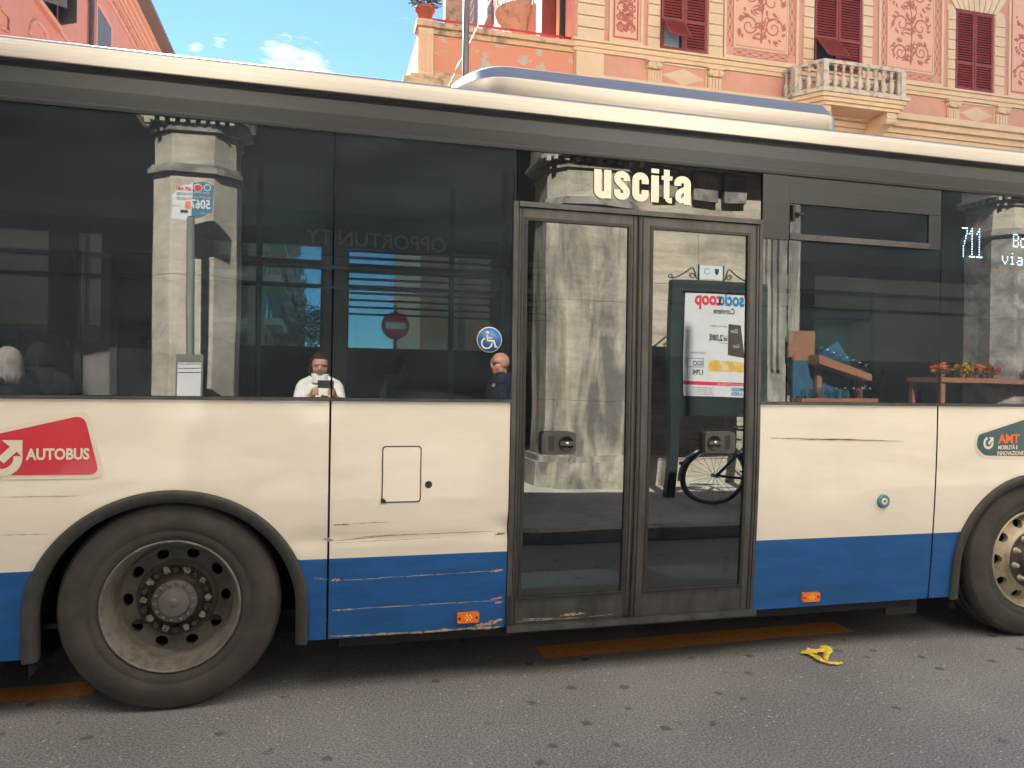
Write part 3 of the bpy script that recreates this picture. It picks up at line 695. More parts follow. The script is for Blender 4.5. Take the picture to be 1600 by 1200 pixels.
for ch, pxa, pxb in (('u', 928, 954.5), ('s', 958.5, 984), ('c', 987.5, 1013), ('i', 1017, 1029), ('t', 1033, 1050), ('a', 1053, 1079)):
    xa, xb = at(pxa, 290).x, at(pxb, 290).x; Hh = .148; zz = 2.502; b = MB(); wd0 = {'i': .26, 't': .46}.get(ch, .6); sx_ = (xb - xa) / wd0
    for k_, (pts, w) in enumerate(LET[ch]):
        m0 = len(b.v); rib(b, pts, w, 0)
        for i in range(m0, len(b.v)): v = b.v[i]; b.v[i] = (xa + v[0] * sx_, -.0040 - .0002 * k_, zz + v[2] * Hh)
    b.build('letter', mCREAM, bus, fix=False)
b = MB().lathe([(0, -.0035), (.064, -.0035), (.0645, -.002)], (.812, 0, 1.745), n=40)
pic = b.build('wheelchair_sticker', mCREAM, bus)
MB().lathe([(0, -.0045), (.060, -.0045), (.060, -.0035)], (.812, 0, 1.745), n=40).build('disc', mSKYB, pic)
px_, pz_ = .812, 1.745
MB().lathe([(0, -.0060), (.0085, -.0060), (.0085, -.005)], (px_ - .012, 0, pz_ + .034), n=16).build('pictogram', mCREAM, pic)
wc = MB()
rib(wc, [(px_ - .012, pz_ + .024), (px_ - .010, pz_ - .004), (px_ + .022, pz_ - .006), (px_ + .032, pz_ - .036), (px_ + .042, pz_ - .034)], .0095, -.0058)
rib(wc, [(px_ - .010, pz_ + .012), (px_ + .014, pz_ + .008)], .008, -.0059)
rib(wc, [(px_ - .014 + .026 * math.cos(R(a)), pz_ - .018 + .026 * math.sin(R(a))) for a in range(110, 380, 15)], .0075, -.0060)
wc.build('pictogram', mCREAM, pic)

def decal(name, pts, m, off, parent, rad=.02):
    P = rounded(pts, rad)
    me = bpy.data.meshes.new(name); bm = bmesh.new()
    vs = [bm.verts.new((x, prof(z) + off, z)) for x, z in P]; f = bm.faces.new(vs)
    bmesh.ops.triangulate(bm, faces=[f])
    if f.is_valid: pass
    bm.normal_update(); bm.to_mesh(me); bm.free()
    # a real film thickness
    me2 = MB(); base = [(v.co.x, v.co.y, v.co.z) for v in me.vertices]; n = len(base)
    fs = [tuple(p.vertices) for p in me.polygons]
    me2.add(base + [(x, y + .0012, z) for x, y, z in base], fs + [tuple(i + n for i in f_)[::-1] for f_ in fs] + [(i, (i + 1) % n, (i + 1) % n + n, i + n) for i in range(n)])
    return me2.build(name, m, parent)
def inset(pts, d):
    n = len(pts); out = []
    A = sum(pts[i][0] * pts[(i + 1) % n][1] - pts[(i + 1) % n][0] * pts[i][1] for i in range(n)); s = 1 if A > 0 else -1
    for i in range(n):
        p0, p1, p2 = Vector(pts[i - 1]), Vector(pts[i]), Vector(pts[(i + 1) % n])
        e1 = (p1 - p0).normalized(); e2 = (p2 - p1).normalized()
        n1 = Vector((-e1.y, e1.x)) * s; n2 = Vector((-e2.y, e2.x)) * s
        k = d / max(.2, 1 + n1.dot(n2)); out.append(tuple(p1 + (n1 + n2) * k))
    return out
def pz(px, py): p = at(px, py, .003); return (p.x, p.z)
# red badge
rp = [pz(-190, 712), pz(138, 640), pz(165, 748), pz(-175, 751)]
badge = decal('red_badge', rp, mCREAM, -.003, bus, .05)
decal('badge_field', inset(rp, .019), mRED, -.0045, badge, .045)
q = pz(42, 718)
text('lettering', 'AUTOBUS', .068, (q[0], 0, q[1]), mCREAM, badge, off=.0022, xs=.80, ext=.0003, fn=onside(-.0055))
def swirl(cx, cz, s, name, m, parent, off):
    b = MB(); pts = [(cx + s * math.cos(R(a)), cz + s * math.sin(R(a))) for a in range(105, 366, 10)]
    rib(b, pts, s * .52, 0)
    b.add([(cx + x * s, 0, cz + z * s) for x, z in ((.05, 1.15), (1.25, 1.15), (1.25, .02), (.92, .40), (.18, -.38), (-.18, -.02), (.52, .72))], [(0, 1, 2, 3, 6), (3, 4, 5, 6)])
    for i, v in enumerate(b.v): b.v[i] = (v[0], prof(v[2]) + off, v[2])
    return b.build(name, m, parent)
q = pz(2, 715); swirl(q[0], q[1], .066, 'arrow_emblem', mCREAM, badge, -.0058)
# teal badge
tp = [pz(1521, 700), pz(1524, 676), pz(1612, 647), pz(1700, 700), pz(1690, 718), pz(1536, 716)]
badge2 = decal('teal_badge', tp, mCREAM, -.003, bus, .03)
decal('badge_field', inset(tp, .017), mTEAL, -.0045, badge2, .024)
q = pz(1559, 692); text('lettering', 'AMT', .076, (q[0], 0, q[1]), mORL, badge2, off=.0028, xs=1.0, ext=.0003, fn=onside(-.0055))
q = pz(1558, 702); text('lettering', 'MOBILITÀ E', .034, (q[0], 0, q[1]), mCREAM, badge2, off=.0008, xs=.85, ext=.0003, fn=onside(-.0055))
q = pz(1557, 711); text('lettering', 'INNOVAZIONE', .034, (q[0], 0, q[1]), mCREAM, badge2, off=.0008, xs=.85, ext=.0003, fn=onside(-.0055))
q = pz(1543, 692); swirl(q[0], q[1], .030, 'arrow_emblem', mCREAM, badge2, -.0058)
# fuel hatch
hx0, hx1, hz0, hz1 = .288, .480, .936, 1.214
ring = MB(); o1 = rounded([(hx0, hz0), (hx1, hz0), (hx1, hz1), (hx0, hz1)], .02); i1 = rounded([(hx0 + .006, hz0 + .006), (hx1 - .006, hz0 + .006), (hx1 - .006, hz1 - .006), (hx0 + .006, hz1 - .006)], .016)
n_ = len(o1)
ring.add([(x, prof(z) - .0022, z) for x, z in o1] + [(x, prof(z) - .0022, z) for x, z in i1], [(i, (i + 1) % n_, (i + 1) % n_ + n_, i + n_) for i in range(n_)])
hatch = ring.build('hatch_gap', mBLACK, bus)
decal('hatch_door', [(hx0 + .006, hz0 + .006), (hx1 - .006, hz0 + .006), (hx1 - .006, hz1 - .006), (hx0 + .006, hz1 - .006)], mWHITE, -.004, hatch, .016)
decal('hatch_notch', [(hx0 - .002, hz0 - .002), (hx0 + .026, hz0 - .001), (hx0 + .018, hz0 + .018), (hx0 - .001, hz0 + .026)], mBLACK, -.0055, hatch, .008)
MB().lathe([(.018, -.002), (.0175, -.004), (.014, -.0045), (.012, -.003), (0, -.0025)], (.517, prof(1.02), 1.022), n=20).build('lock_plug', mBLACK, bus)
p = at(1380, 783, .01)
MB().lathe([(.041, .002), (.040, -.010), (.034, -.016), (.024, -.016), (.020, -.013)], (p.x, prof(p.z), p.z), n=32).build('filler_cap', mBUTT, bus)
MB().lathe([(.020, -.013), (.019, -.017), (.009, -.017), (.009, -.0135)], (p.x, prof(p.z), p.z), n=24).build('cap_ring', mCREAM, bus)
MB().lathe([(.009, -.014), (.008, -.016), (0, -.016)], (p.x, prof(p.z), p.z), n=16).build('cap_lock', mSCRD, bus)
# amber side markers
for (xa, ya) in ((731, 964.5), (1266.5, 932.5)):
    p = at(xa, ya, .04); w_, h_ = .056, .026
    o = MB().prism(rounded([(p.x - w_, p.z - h_), (p.x + w_, p.z - h_), (p.x + w_, p.z + h_), (p.x - w_, p.z + h_)], .010), prof(p.z) - .020, prof(p.z) + .004).build('side_marker', mAMB, bus)
    for k in range(7):
        a = k * 2 * PI / 6; r = 0 if k == 6 else .013
        MB().lathe([(0, -.0225), (.005, -.022), (.0062, -.019)], (p.x + r * math.cos(a) * 1.2, prof(p.z), p.z + r * math.sin(a)), n=8).build('bulb_lens', mAMBC, o)
    for s in (-1, 1): MB().lathe([(0, -.023), (.006, -.023), (.006, -.018)], (p.x + s * .044, prof(p.z), p.z), n=10).build('screw', mBLACK, o)
# scrapes and dents: ragged slivers of bare metal
def scratch(x0, y0, x1, y1, w, m, n=16, jag=.4, name='scrape'):
    a, c = pz(x0, y0), pz(x1, y1); b = MB(); pts = []; ws = []
    for i in range(n + 1):
        t = i / n; pts.append((a[0] + (c[0] - a[0]) * t, a[1] + (c[1] - a[1]) * t + random.uniform(-1, 1) * w * .25)); ws.append(w * random.uniform(1 - jag * 1.6, 1 + jag) * (math.sin(PI * min(1, max(.06, t))) ** .4 if n > 4 else 1))
    rib(b, pts, ws, 0)
    for i, v in enumerate(b.v): b.v[i] = (v[0], prof(v[2]) - .0016, v[2])
    o = b.build(name, m, bus)
for s in ((1205, 684, 1415, 689, .006, mSCRD), (1250, 687, 1340, 686, .003, mBLACK), (521, 821, 548, 820, .007, mSCRD), (505, 843, 521, 845, .016, mSCR), (520, 846, 640, 835, .004, mSCRD), (600, 838, 786, 830, .0035, mSCRD), (520, 850, 700, 840, .003, mSCR), (548, 819, 612, 816, .002, mSCRD),
          (775, 836, 790, 834, .012, mSCRD), (560, 840, 620, 836, .0025, mSCRD), (518, 909, 532, 908, .014, mSCR), (520, 910, 788, 893, .0035, mSCR), (768, 895, 789, 892, .012, mSCR), (518, 957, 788, 941, .004, mSCR), (770, 940, 788, 936, .010, mSCR), (776, 945, 788, 944, .010, mSCR),
          (516, 1000, 700, 991, .010, mSCR), (600, 996, 790, 984, .014, mSCR), (740, 985, 790, 972, .018, mSCR), (0, 837, 75, 835, .003, mSCRD), (0, 777, 125, 775, .002, mSCRD), (490, 905, 514, 908, .004, mSCR), (520, 958, 560, 955, .007, mSCR), (1180, 676, 1235, 640, .0, mSCR)):
    if s[4] > 0: scratch(*s)
for s in ((880, 966, 920, 962, .012, mSCR), (805, 976, 915, 969, .004, mSCR), (820, 972, 870, 970, .006, mSCR), (925, 968, 965, 964, .003, mSCR)): scratch(*s)
# LED destination display behind the glass
disp = MB().box(3.93, 5.25, .115, .16, 2.30, 2.62).build('destination_display', mBLACK, bus)
led = MB()
G = {'7': ['11111', '00001', '00001', '00010', '00010', '00100', '00100', '01000', '01000', '01000', '01000', '01000'],
     '1': ['00100', '01100', '10100', '00100', '00100', '00100', '00100', '00100', '00100', '00100', '00100', '11111'],
     'B': ['11110', '10001', '10001', '11110', '10001', '10001', '11110'], 'o': ['00000', '00000', '01110', '10001', '10001', '10001', '01110'],
     'i': ['00100', '00000', '01100', '00100', '00100', '00100', '01110'], 'v': ['00000', '00000', '10001', '10001', '10001', '01010', '00100'], 'a': ['00000', '00000', '01110', '00001', '01111', '10001', '01111'], ' ': ['0'] * 7,
     'l': ['01100', '00100', '00100', '00100', '00100', '00100', '01110'], 'n': ['00000', '00000', '11110', '10001', '10001', '10001', '10001']}
def ledtext(s, px, py, dx, dz, wd, hd):
    p = at(px, py, .113); x0 = p.x; z0 = p.z
    for k, ch in enumerate(s):
        g = G[ch]
        for r, row in enumerate(g):
            for c, v in enumerate(row):
                if v == '1':
                    xx = x0 + (k * (len(g[0]) + 1) + c) * dx; zz = z0 - r * dz
                    led.add([(xx, .113, zz), (xx + wd, .113, zz), (xx + wd, .113, zz + hd), (xx, .113, zz + hd)], [(0, 1, 2, 3)])
ledtext('711', 1503, 357, .0093, .0158, .0078, .0075)
ledtext('Bol', 1583, 367, .0095, .0125, .0078, .0065)
ledtext('via', 1566, 396, .0095, .0110, .0078, .0060)
led.build('led_dots', mLED, disp)

# interior: seats, poles
def seat(x, y, face=1, parent=bus):
    s = sub('seat', parent, (x, y, .4)); z0 = .40 if x > .2 else .62
    MB().box(x - .2, x + .2, y - .21, y + .21, z0 + .40, z0 + .48).build('seat_cushion', mSEAT, s)
    b = MB(); xb = x - .2 * face
    b.prism([(xb - .03, z0 + .45), (xb + .05, z0 + .45), (xb - .04 * face + .03, z0 + 1.12), (xb - .04 * face - .04, z0 + 1.12)], y - .21, y + .21); b.build('seat_back', mSEAT, s)
    MB().box(x - .05, x + .05, y - .05, y + .05, .38, z0 + .41).build('seat_leg', mINT, s)
for x in (-3.6, -2.75, -1.9, -1.1, -.3): 
    for y in (.50, 1.0, 1.95): seat(x, y)
for x in (.45, 2.65, 3.3, 3.95, 4.7):
    seat(x, 1.95)
for x in (2.75, 3.7): seat(x, .55)
for (x, y) in ((-2.2, .72), (-.35, .74), (.75, .8), (.98, .42), (2.4, .42), (2.95, .80), (1.7, 1.7), (3.62, 1.5)):
    MB().tube([(x, y, .39), (x, y, 2.72)], .017, 10).build('grab_pole', mPOLE, bus)
for y in (.75, 1.65): MB().tube([(-4.6, y, 2.18), (6.6, y, 2.18)], .016, 10).build('grab_rail', mPOLE, bus)
MB().box(3.75, 4.6, .35, .39, .39, 1.52).build('partition', mINT, bus)

# ================================================================== PEOPLE
def blob(b, p, r, sc=(1, 1, 1), n=14):
    vs = []; m = n // 2 + 2
    for i in range(1, m):
        th = PI * i / m
        for k in range(n):
            a = 2 * PI * k / n; vs.append((p[0] + r * sc[0] * math.sin(th) * math.cos(a), p[1] + r * sc[1] * math.sin(th) * math.sin(a), p[2] + r * sc[2] * math.cos(th)))
    t = len(vs); vs += [(p[0], p[1], p[2] + r * sc[2]), (p[0], p[1], p[2] - r * sc[2])]
    fs = [((i * n + k), (i * n + (k + 1) % n), ((i + 1) * n + (k + 1) % n), ((i + 1) * n + k)) for i in range(m - 2) for k in range(n)]
    fs += [(t, (k + 1) % n, k) for k in range(n)] + [(t + 1, (m - 2) * n + k, (m - 2) * n + (k + 1) % n) for k in range(n)]
    b.add(vs, fs)
def limb(b, pts, rs, n=12):
    for i in range(len(pts) - 1):
        b.tube([pts[i], pts[i + 1]], [rs[i], rs[i + 1]], n)
        blob(b, pts[i], rs[i] * .99, n=n)
    blob(b, pts[-1], rs[-1] * .99, n=n)
def remesh(mb, name, mats, parent, vox, assign, smooth_it=5):
    me = bpy.data.meshes.new('tmp'); me.from_pydata(mb.v, [], mb.f); me.update()
    bm = bmesh.new(); bm.from_mesh(me); bmesh.ops.recalc_face_normals(bm, faces=bm.faces); bm.to_mesh(me); bm.free()
    o = bpy.data.objects.new('tmp', me); col.objects.link(o)
    md = o.modifiers.new('r', 'REMESH'); md.mode = 'VOXEL'; md.voxel_size = vox
    ms = o.modifiers.new('s', 'SMOOTH'); ms.iterations = smooth_it; ms.factor = .5
    dg = bpy.context.evaluated_depsgraph_get(); m2 = bpy.data.meshes.new_from_object(o.evaluated_get(dg))
    bpy.data.objects.remove(o)
    m2.materials.clear()
    for m in mats: m2.materials.append(m)
    for p in m2.polygons: p.material_index = assign(p.center); p.use_smooth = True
    m2.name = name
    return obj(name, m2, parent)
def person(label, x, y, z0, h, yaw, mats, pose='stand', hair='short', lean=0, head_down=0.0, vox=.011, group=None, female=False):
    """figure facing local +y, turned by yaw; returns (root, map)"""
    root = thing('person', label, 'person', (x, y, z0), group)
    rot = Matrix.Rotation(yaw, 4, 'Z'); base = Vector((x, y, z0))
    k = h / 1.75
    def T(p): return base + (rot @ (Vector(p) * k))
    b = MB(); sw = .185 if female else .205
    seated = pose == 'sit'; dz = -.42 if seated else 0
    P = lambda a, c, d: (a, c, d + dz)
    limb(b, [T(P(0, 0, 1.0)), T(P(0, .005, 1.15)), T(P(0, 0, 1.32))], [.135 * k, .125 * k, .15 * k])
    for s in (-1, 1):
        limb(b, [T(P(s * .07, 0, 1.0)), T(P(s * .075, .0, 1.18)), T(P(s * .09, 0, 1.34)), T(P(s * (sw - .03), 0, 1.42))], [.12 * k, .11 * k, .115 * k, .062 * k])
    limb(b, [T(P(-sw + .02, -.01, 1.435)), T(P(-.07, -.015, 1.485)), T(P(.07, -.015, 1.485)), T(P(sw - .02, -.01, 1.435))], [.066 * k, .062 * k, .062 * k, .066 * k])
    hd = head_down
    limb(b, [T(P(0, -.01, 1.44)), T(P(0, .012 + .02 * hd, 1.565))], [.07 * k, .062 * k])
    hc = P(0, .03 + .05 * hd, 1.645 - .01 * hd)
    hm = Matrix.Rotation(-hd, 3, 'X')
    def HT(p): q = hm @ Vector(p); return T((hc[0] + q.x, hc[1] + q.y, hc[2] + q.z))
    def hb(p, r, n=14): blob(b, HT(p), r * k, n=n)
    hb((0, -.012, .022), .094); hb((0, .004, .030), .086); hb((0, .025, -.015), .070); hb((0, .040, -.060), .046); hb((0, .052, -.082), .028)
    for s in (-1, 1):
        hb((s * .040, .045, -.028), .036); hb((s * .035, .064, .028), .026); hb((s * .079, -.004, -.010), .016); hb((s * .083, -.010, .008), .013); hb((s * .045, .02, -.062), .033)
    limb(b, [HT((0, .082, .022)), HT((0, .104, -.012)), HT((0, .098, -.022))], [.010 * k, .014 * k, .016 * k], 8)
    limb(b, [HT((-.018, .076, -.050)), HT((0, .084, -.047)), HT((.018, .076, -.050))], [.009 * k, .011 * k, .009 * k], 8)
    # legs
    for s in (-1, 1):
        if seated: limb(b, [T(P(s * .09, 0, .96)), T(P(s * .11, .42, .94)), T(P(s * .11, .44, .52)), T(P(s * .11, .54, .48))], [.085 * k, .062 * k, .045 * k, .035 * k])
        else: limb(b, [T((s * .085, 0, .95)), T((s * .095, .01, .52)), T((s * .10, -.01, .10)), T((s * .105, .0, .045)), T((s * .11, .13, .035))], [.098 * k, .064 * k, .044 * k, .042 * k, .032 * k])
    hands = []
    if pose == 'photo':
        for s in (-1, 1):
            el = P(s * .245, .10, 1.17); wr = P(s * .105 + .035, .245, 1.345)
            limb(b, [T(P(s * sw, 0, 1.41)), T(el), T(wr)], [.064 * k, .052 * k, .034 * k])
            hands.append((s, wr))
        for s, wr in hands:
            pm = P(s * .095 + .035, .275, 1.375)
            limb(b, [T(wr), T(pm)], [.03 * k, .036 * k], 10)
            for q in range(4):
                zz = pm[2] + .030 - q * .022
                limb(b, [T((pm[0] + s * .006, pm[1] + .01, zz)), T((pm[0] + s * .004, pm[1] + .038, zz + .002)), T((pm[0] - s * .028, pm[1] + .045, zz + .004 * q)), T((pm[0] - s * (.045 + .006 * (q % 2)), pm[1] + .040, zz))], [.010, .0095, .009, .008], 8)
            limb(b, [T((pm[0], pm[1], pm[2] + .02)), T((pm[0] - s * .02, pm[1] + .002, pm[2] + .045)), T((pm[0] - s * .045, pm[1] + .006, pm[2] + .040))], [.012, .011, .0095], 8)
    else:
        for s in (-1, 1):
            el = P(s * (sw + .05), -.01, 1.13); wr = P(s * (sw + .04), .09, .90)
            limb(b, [T(P(s * sw, 0, 1.41)), T(el), T(wr)], [.064 * k, .050 * k, .032 * k])
            pm = (wr[0], wr[1] + .02, wr[2] - .07)
            limb(b, [T(wr), T(pm)], [.03 * k, .034 * k], 10)
            for q in range(4):
                yy = pm[1] + .026 - q * .019; L_ = (.070, .078, .072, .058)[q]
                limb(b, [T((pm[0], yy, pm[2] - .01)), T((pm[0] - s * .004, yy, pm[2] - .01 - L_ * .55)), T((pm[0] - s * .018, yy, pm[2] - .01 - L_))], [.0105, .0095, .0085], 8)
            limb(b, [T((pm[0], pm[1] + .02, pm[2] + .02)), T((pm[0] - s * .012, pm[1] + .05, pm[2] - .01)), T((pm[0] - s * .018, pm[1] + .055, pm[2] - .035))], [.012, .011, .009], 8)
    Ti = rot.inverted()
    skin, top, bot = mats
    zn = (1.548 + dz) * k
    def assign(c):
        q = Ti @ (c - base)
        if q.z > zn and abs(q.x) < .14: return 0
        if pose == 'photo':
            for s, wr in hands:
                if (q / k - Vector((s * .095 + .035, .285, 1.37))).length < .095: return 0
        else:
            if abs(q.x) > (sw - .02) * k and q.z < (.885 + dz) * k and q.z > (.70 + dz) * k: return 0
        if q.z < (.98 + dz) * k: return 2
        return 1
    remesh(b, 'body', [skin, top, bot], root, vox, assign)
    # eyes, brows
    for s in (-1, 1):
        e = MB(); blob(e, HT((s * .031, .078, .010)), .0125 * k, (1, .6, .62), 8); e.build('eye', mEYE, root)
        e = MB(); e.tube([HT((s * .014, .092, .030)), HT((s * .034, .091, .034)), HT((s * .052, .080, .028))], .0028, 6); e.build('eyebrow', mHAIR if hair != 'bald' else mHAIRG, root)
    m = MB(); m.tube([HT((-.022, .083, -.052)), HT((0, .0935, -.050)), HT((.022, .083, -.052))], [.002, .0038, .002], 6); m.build('lips', mLIP, root)
    return root, T, HT, P, k
def hair_mesh(HT, k, m, root, length=0.0, back=1.0, seed=1):
    random.seed(seed); vs = []; fs = []; n = 28; rows = 12
    for i in range(rows + 1):
        th = (PI * .60) * i / rows
        for j in range(n):
            a = 2 * PI * j / n; fr = math.sin(a)      # front = +y
            t2 = th * (1.0 if fr < .2 else 1.0 - .55 * min(1, (fr - .2) / .55))
            r = .111 + random.uniform(-.003, .003)
            x = r * .93 * math.sin(t2) * math.cos(a); y = r * 1.06 * math.sin(t2) * math.sin(a); z = r * math.cos(t2) * 1.02
            vs.append(HT((x, y - .012, z + .024)))
    for i in range(rows):
        for j in range(n): fs.append((i * n + j, i * n + (j + 1) % n, (i + 1) * n + (j + 1) % n, (i + 1) * n + j))
    b = MB(); b.add(vs, fs, 0, True)
    if length > 0:
        for j in range(90):
            a = PI * .88 + PI * 1.24 * (j / 89)
            x, y = .098 * math.cos(a), .104 * math.sin(a) - .012
            L_ = length * random.uniform(.8, 1.05)
            pts = [HT((x * .9, y * .9, .07)), HT((x * 1.08, y * 1.06, -.0)), HT((x * 1.12 + random.uniform(-.01, .01), y * 1.08, -L_ * .6)), HT((x * 1.02, y * 1.0, -L_))]
            b.tube(pts, [.008, .009, .008, .003], 5)
    else:
        for j in range(60):
            a = random.uniform(0, 2 * PI); t = random.uniform(.1, 1.1); fr = math.sin(a)
            if fr > .3 and t > .8: continue
            x, y, z = .108 * math.sin(t) * math.cos(a), .112 * math.sin(t) * fr - .012, .11 * math.cos(t) + .024
            b.tube([HT((x, y, z)), HT((x * 1.09 + .01, y * 1.09, z * 1.04 - .02)), HT((x * 1.12 + .01, y * 1.12, z - .045))], [.008, .007, .002], 5)
    b.build('hair', m, root)

# the photographer (seen in the glass)
ph, T, HT, P, k = person('person in a white zipped jacket photographing the bus with a phone held at chest height', -.02, -3.985, .12, 1.665, 0.0, (mSKIN, mJW, mTRO), pose='photo', head_down=.30, vox=.0085, female=True)
hair_mesh(HT, k, mHAIR, ph, length=.10)
c = MB(); c.lathe([(.080, .03), (.074, .075), (.082, .100), (.088, .098), (.084, .06), (.096, .01)], (ph.location.x, ph.location.y + .0, .12 + 1.455 * k), axis='z', n=30); c.build('collar', mJW, ph)
pho = thing('phone', 'smartphone in a dark case held up in both hands of the person in white', 'phone', (.036, -3.672, 1.50))
MB().prism(rounded([(-.040, 1.463), (.112, 1.463), (.112, 1.538), (-.040, 1.538)], .01), -3.674, -3.6655).build('case', mPHONE, pho)
MB().prism(rounded([(-.035, 1.497), (.004, 1.497), (.004, 1.534), (-.035, 1.534)], .008), -3.6654, -3.6635).build('camera_plate', mBLACK, pho)
# the bald man
p = mir(778, 553, 3.45)
man, T, HT, P, k = person('bald person in sunglasses and a dark navy jacket looking along the street', p.x + .05, p.y, .12, 1.70, R(72), (mSKIN2, mJN, mTRO), hair='bald', vox=.0085)
g = MB(); g.tube([HT((-.062, .076, .014)), HT((-.02, .094, .016)), HT((.02, .094, .016)), HT((.062, .076, .014))], .0035, 6)
for s in (-1, 1):
    g.tube([HT((s * .062, .076, .014)), HT((s * .088, .0, .012))], .003, 6)
    blob(g, HT((s * .034, .086, .006)), .023 * k, (1, .55, .80), 12)
g.build('sunglasses', mBLACK, man)
c = MB(); c.lathe([(.072, .03), (.080, .105), (.090, .10), (.100, .0)], (man.location.x, man.location.y, .12 + 1.455 * k), axis='z', n=30); c.build('collar', mJN, man)
vv = MB(); vv.add([T((-.035, .075, 1.50)), T((.035, .075, 1.50)), T((.012, .142, 1.33)), T((-.012, .142, 1.33))], [(0, 1, 2, 3)]); vv.build('shirt', mSHIRT, man)
# two people waiting at the kerb
p = mir(14, 556, 3.2)
w1, T, HT, P, k = person('grey haired person in a dark coat waiting by the kerb', p.x, p.y, .12, 1.62, R(140), (mSKIN, mJK, mTRO), female=True)
hair_mesh(HT, k, mHAIRG, w1, length=.19, seed=3)
p = mir(38, 548, 3.55)
w2, T, HT, P, k = person('dark haired person in a black padded jacket behind the grey haired one', p.x + .12, p.y, .12, 1.68, R(160), (mSKIN, mJK, mTRO))
hair_mesh(HT, k, mHAIRK, w2, length=.09, seed=4)
c = MB(); c.lathe([(.080, .0), (.085, .09), (.105, .10), (.125, .05), (.12, -.03)], (w2.location.x, w2.location.y, .12 + 1.455 * k), axis='z', n=30); c.build('hood', mJK, w2)
# passengers
for (x, y, hgt, yaw, lab, hm_) in ((3.34, 1.25, 1.90, R(-100), 'seated passenger with pale grey hair beside the tilting window', mHAIRG), (-2.75, 1.05, 1.74, R(-90), 'dark silhouette passenger seated beside the rear left window', mHAIRK), (-1.12, 1.95, 1.72, R(-90), 'passenger seated by the far windows over the rear wheel', mHAIRK), (.50, 1.95, 1.72, R(-90), 'dark haired passenger seated below the slatted far window', mHAIR), (4.7, 1.95, 1.76, R(-90), 'passenger seated near the destination display', mHAIRK)):
    z0 = .39 if x > .2 else .60
    q, T, HT, P, k = person(lab, x, y, z0 + .0, hgt, yaw, (mSKIN, mJK, mTRO), pose='sit', vox=.016)
    hair_mesh(HT, k, hm_, q, seed=int(x * 10) + 50)

# ================================================================== ACROSS THE STREET: frescoed palazzo
YF = 14.0
pal = thing('palazzo', 'salmon and cream frescoed palazzo with maroon shutters and a stone balcony', 'building', (16, YF, 0))
XC = at(897, 67, YF).x; XE = 36.0; ZR = 18.0
pw = MB()
pw.box(XC, XE, YF, YF + 11, 0, ZR); pw.build('wall', mFS, pal)
ZCN = 10.0                         # cornice under the windows
MB().box(XC - .05, XE, YF - .10, YF, ZCN - .02, ZCN + .10).box(XC - .04, XE, YF - .06, YF - .001, ZCN - .12, ZCN - .021).box(XC - .08, XE, YF - .16, YF - .002, ZCN + .101, ZCN + .16).build('sill_course', mFC, pal)
zl = at(1417, 197, YF).z
cb = MB()
for i, (d, za, zb_) in enumerate(((.08, -.42, -.28), (.16, -.279, -.14), (.30, -.139, .02), (.42, .021, .16), (.34, .161, .22))): cb.box(XC - .05, XE, YF - d, YF - .001 * (i + 1), zl + za, zl + zb_)
cb.build('string_cornice', mFC, pal)
MB().box(XC - .3, XE, YF - .7, YF, ZR, ZR + .5).build('roof_cornice', mGRIM, pal)
def fx(px, py=60): return at(px, py, YF).x
def quoin_strip(xa, xb, z0, z1, step, d=.05):
    MB().box(xa, xb, YF - .02, YF - .0005, z0, z1).build('quoin_back', mFC, pal)
    z = z0 + .01; g = .022; src = None
    while z + step < z1:
        if src is None: src = MB().box(-(xb - xa) / 2 + .006, (xb - xa) / 2 - .006, -d - .02, -.021, 0, step - g, c=.012).build('quoin_block', mFC)
        if src.parent is None: src.parent = pal; src.location = Vector(((xa + xb) / 2, YF, z)) - pal.location
        else: inst(src, pal, ((xa + xb) / 2, YF, z))
        z += step
ZS = ZCN + .17
quoin_strip(fx(900), fx(943), ZS, 17.5, .30, .06)
MB().box(fx(900), fx(943), YF - .05, YF - .001, 5.5, zl - .43).box(fx(900), fx(943), YF - .05, YF - .0012, zl + .23, ZCN - .13).build('pilaster', mFC, pal)
for a, c_ in ((1010, 1030), (1105, 1128), (1253, 1270), (1345, 1361), (1478, 1490.5), (1551, 1567)):
    xa = at(a, 70 + (a - 1000) * .13, YF).x; xb = at(c_, 70 + (a - 1000) * .13, YF).x
    if a < 1470: quoin_strip(xa, xb, ZS, 17.5, .285, .04)
    else: quoin_strip(xa, xb, ZS, 12.6, .285, .04)
def shutter_leaf(name, x0, x1, z0, z1, parent, y=YF, midz=None, slat=.072, flap=0):
    s = sub(name, parent, ((x0 + x1) / 2, y, z0)); w = .07
    base = Vector((0, 0, 0))
    fr = MB(); fr.box(x0, x0 + w, y - .06, y - .015, z0, z1).box(x1 - w, x1, y - .06, y - .015, z0, z1).box(x0 + w, x1 - w, y - .059, y - .016, z1 - w, z1).box(x0 + w, x1 - w, y - .059, y - .016, z0, z0 + w + .02)
    if midz: fr.box(x0 + w, x1 - w, y - .059, y - .016, midz - .05, midz + .05)
    fr.build('shutter_frame', mMAR, s)
    sl = MB(); z = z0 + w + .03
    lo = midz + .06 if (flap and midz) else 0
    while z < z1 - w - .02:
        if z > lo and not (midz and abs(z - midz) < .08):
            sl.add([(x0 + w, y - .052, z), (x1 - w, y - .052, z), (x1 - w, y - .022, z + slat * .8), (x0 + w, y - .022, z + slat * .8), (x0 + w, y - .044, z - .006), (x1 - w, y - .044, z - .006), (x1 - w, y - .014, z + slat * .8 - .006), (x0 + w, y - .014, z + slat * .8 - .006)], [(0, 1, 2, 3), (4, 7, 6, 5), (0, 4, 5, 1), (3, 2, 6, 7)])
        z += slat
    o = sl.build('slats', mMAR, s); o['kind'] = 'stuff'
    return s
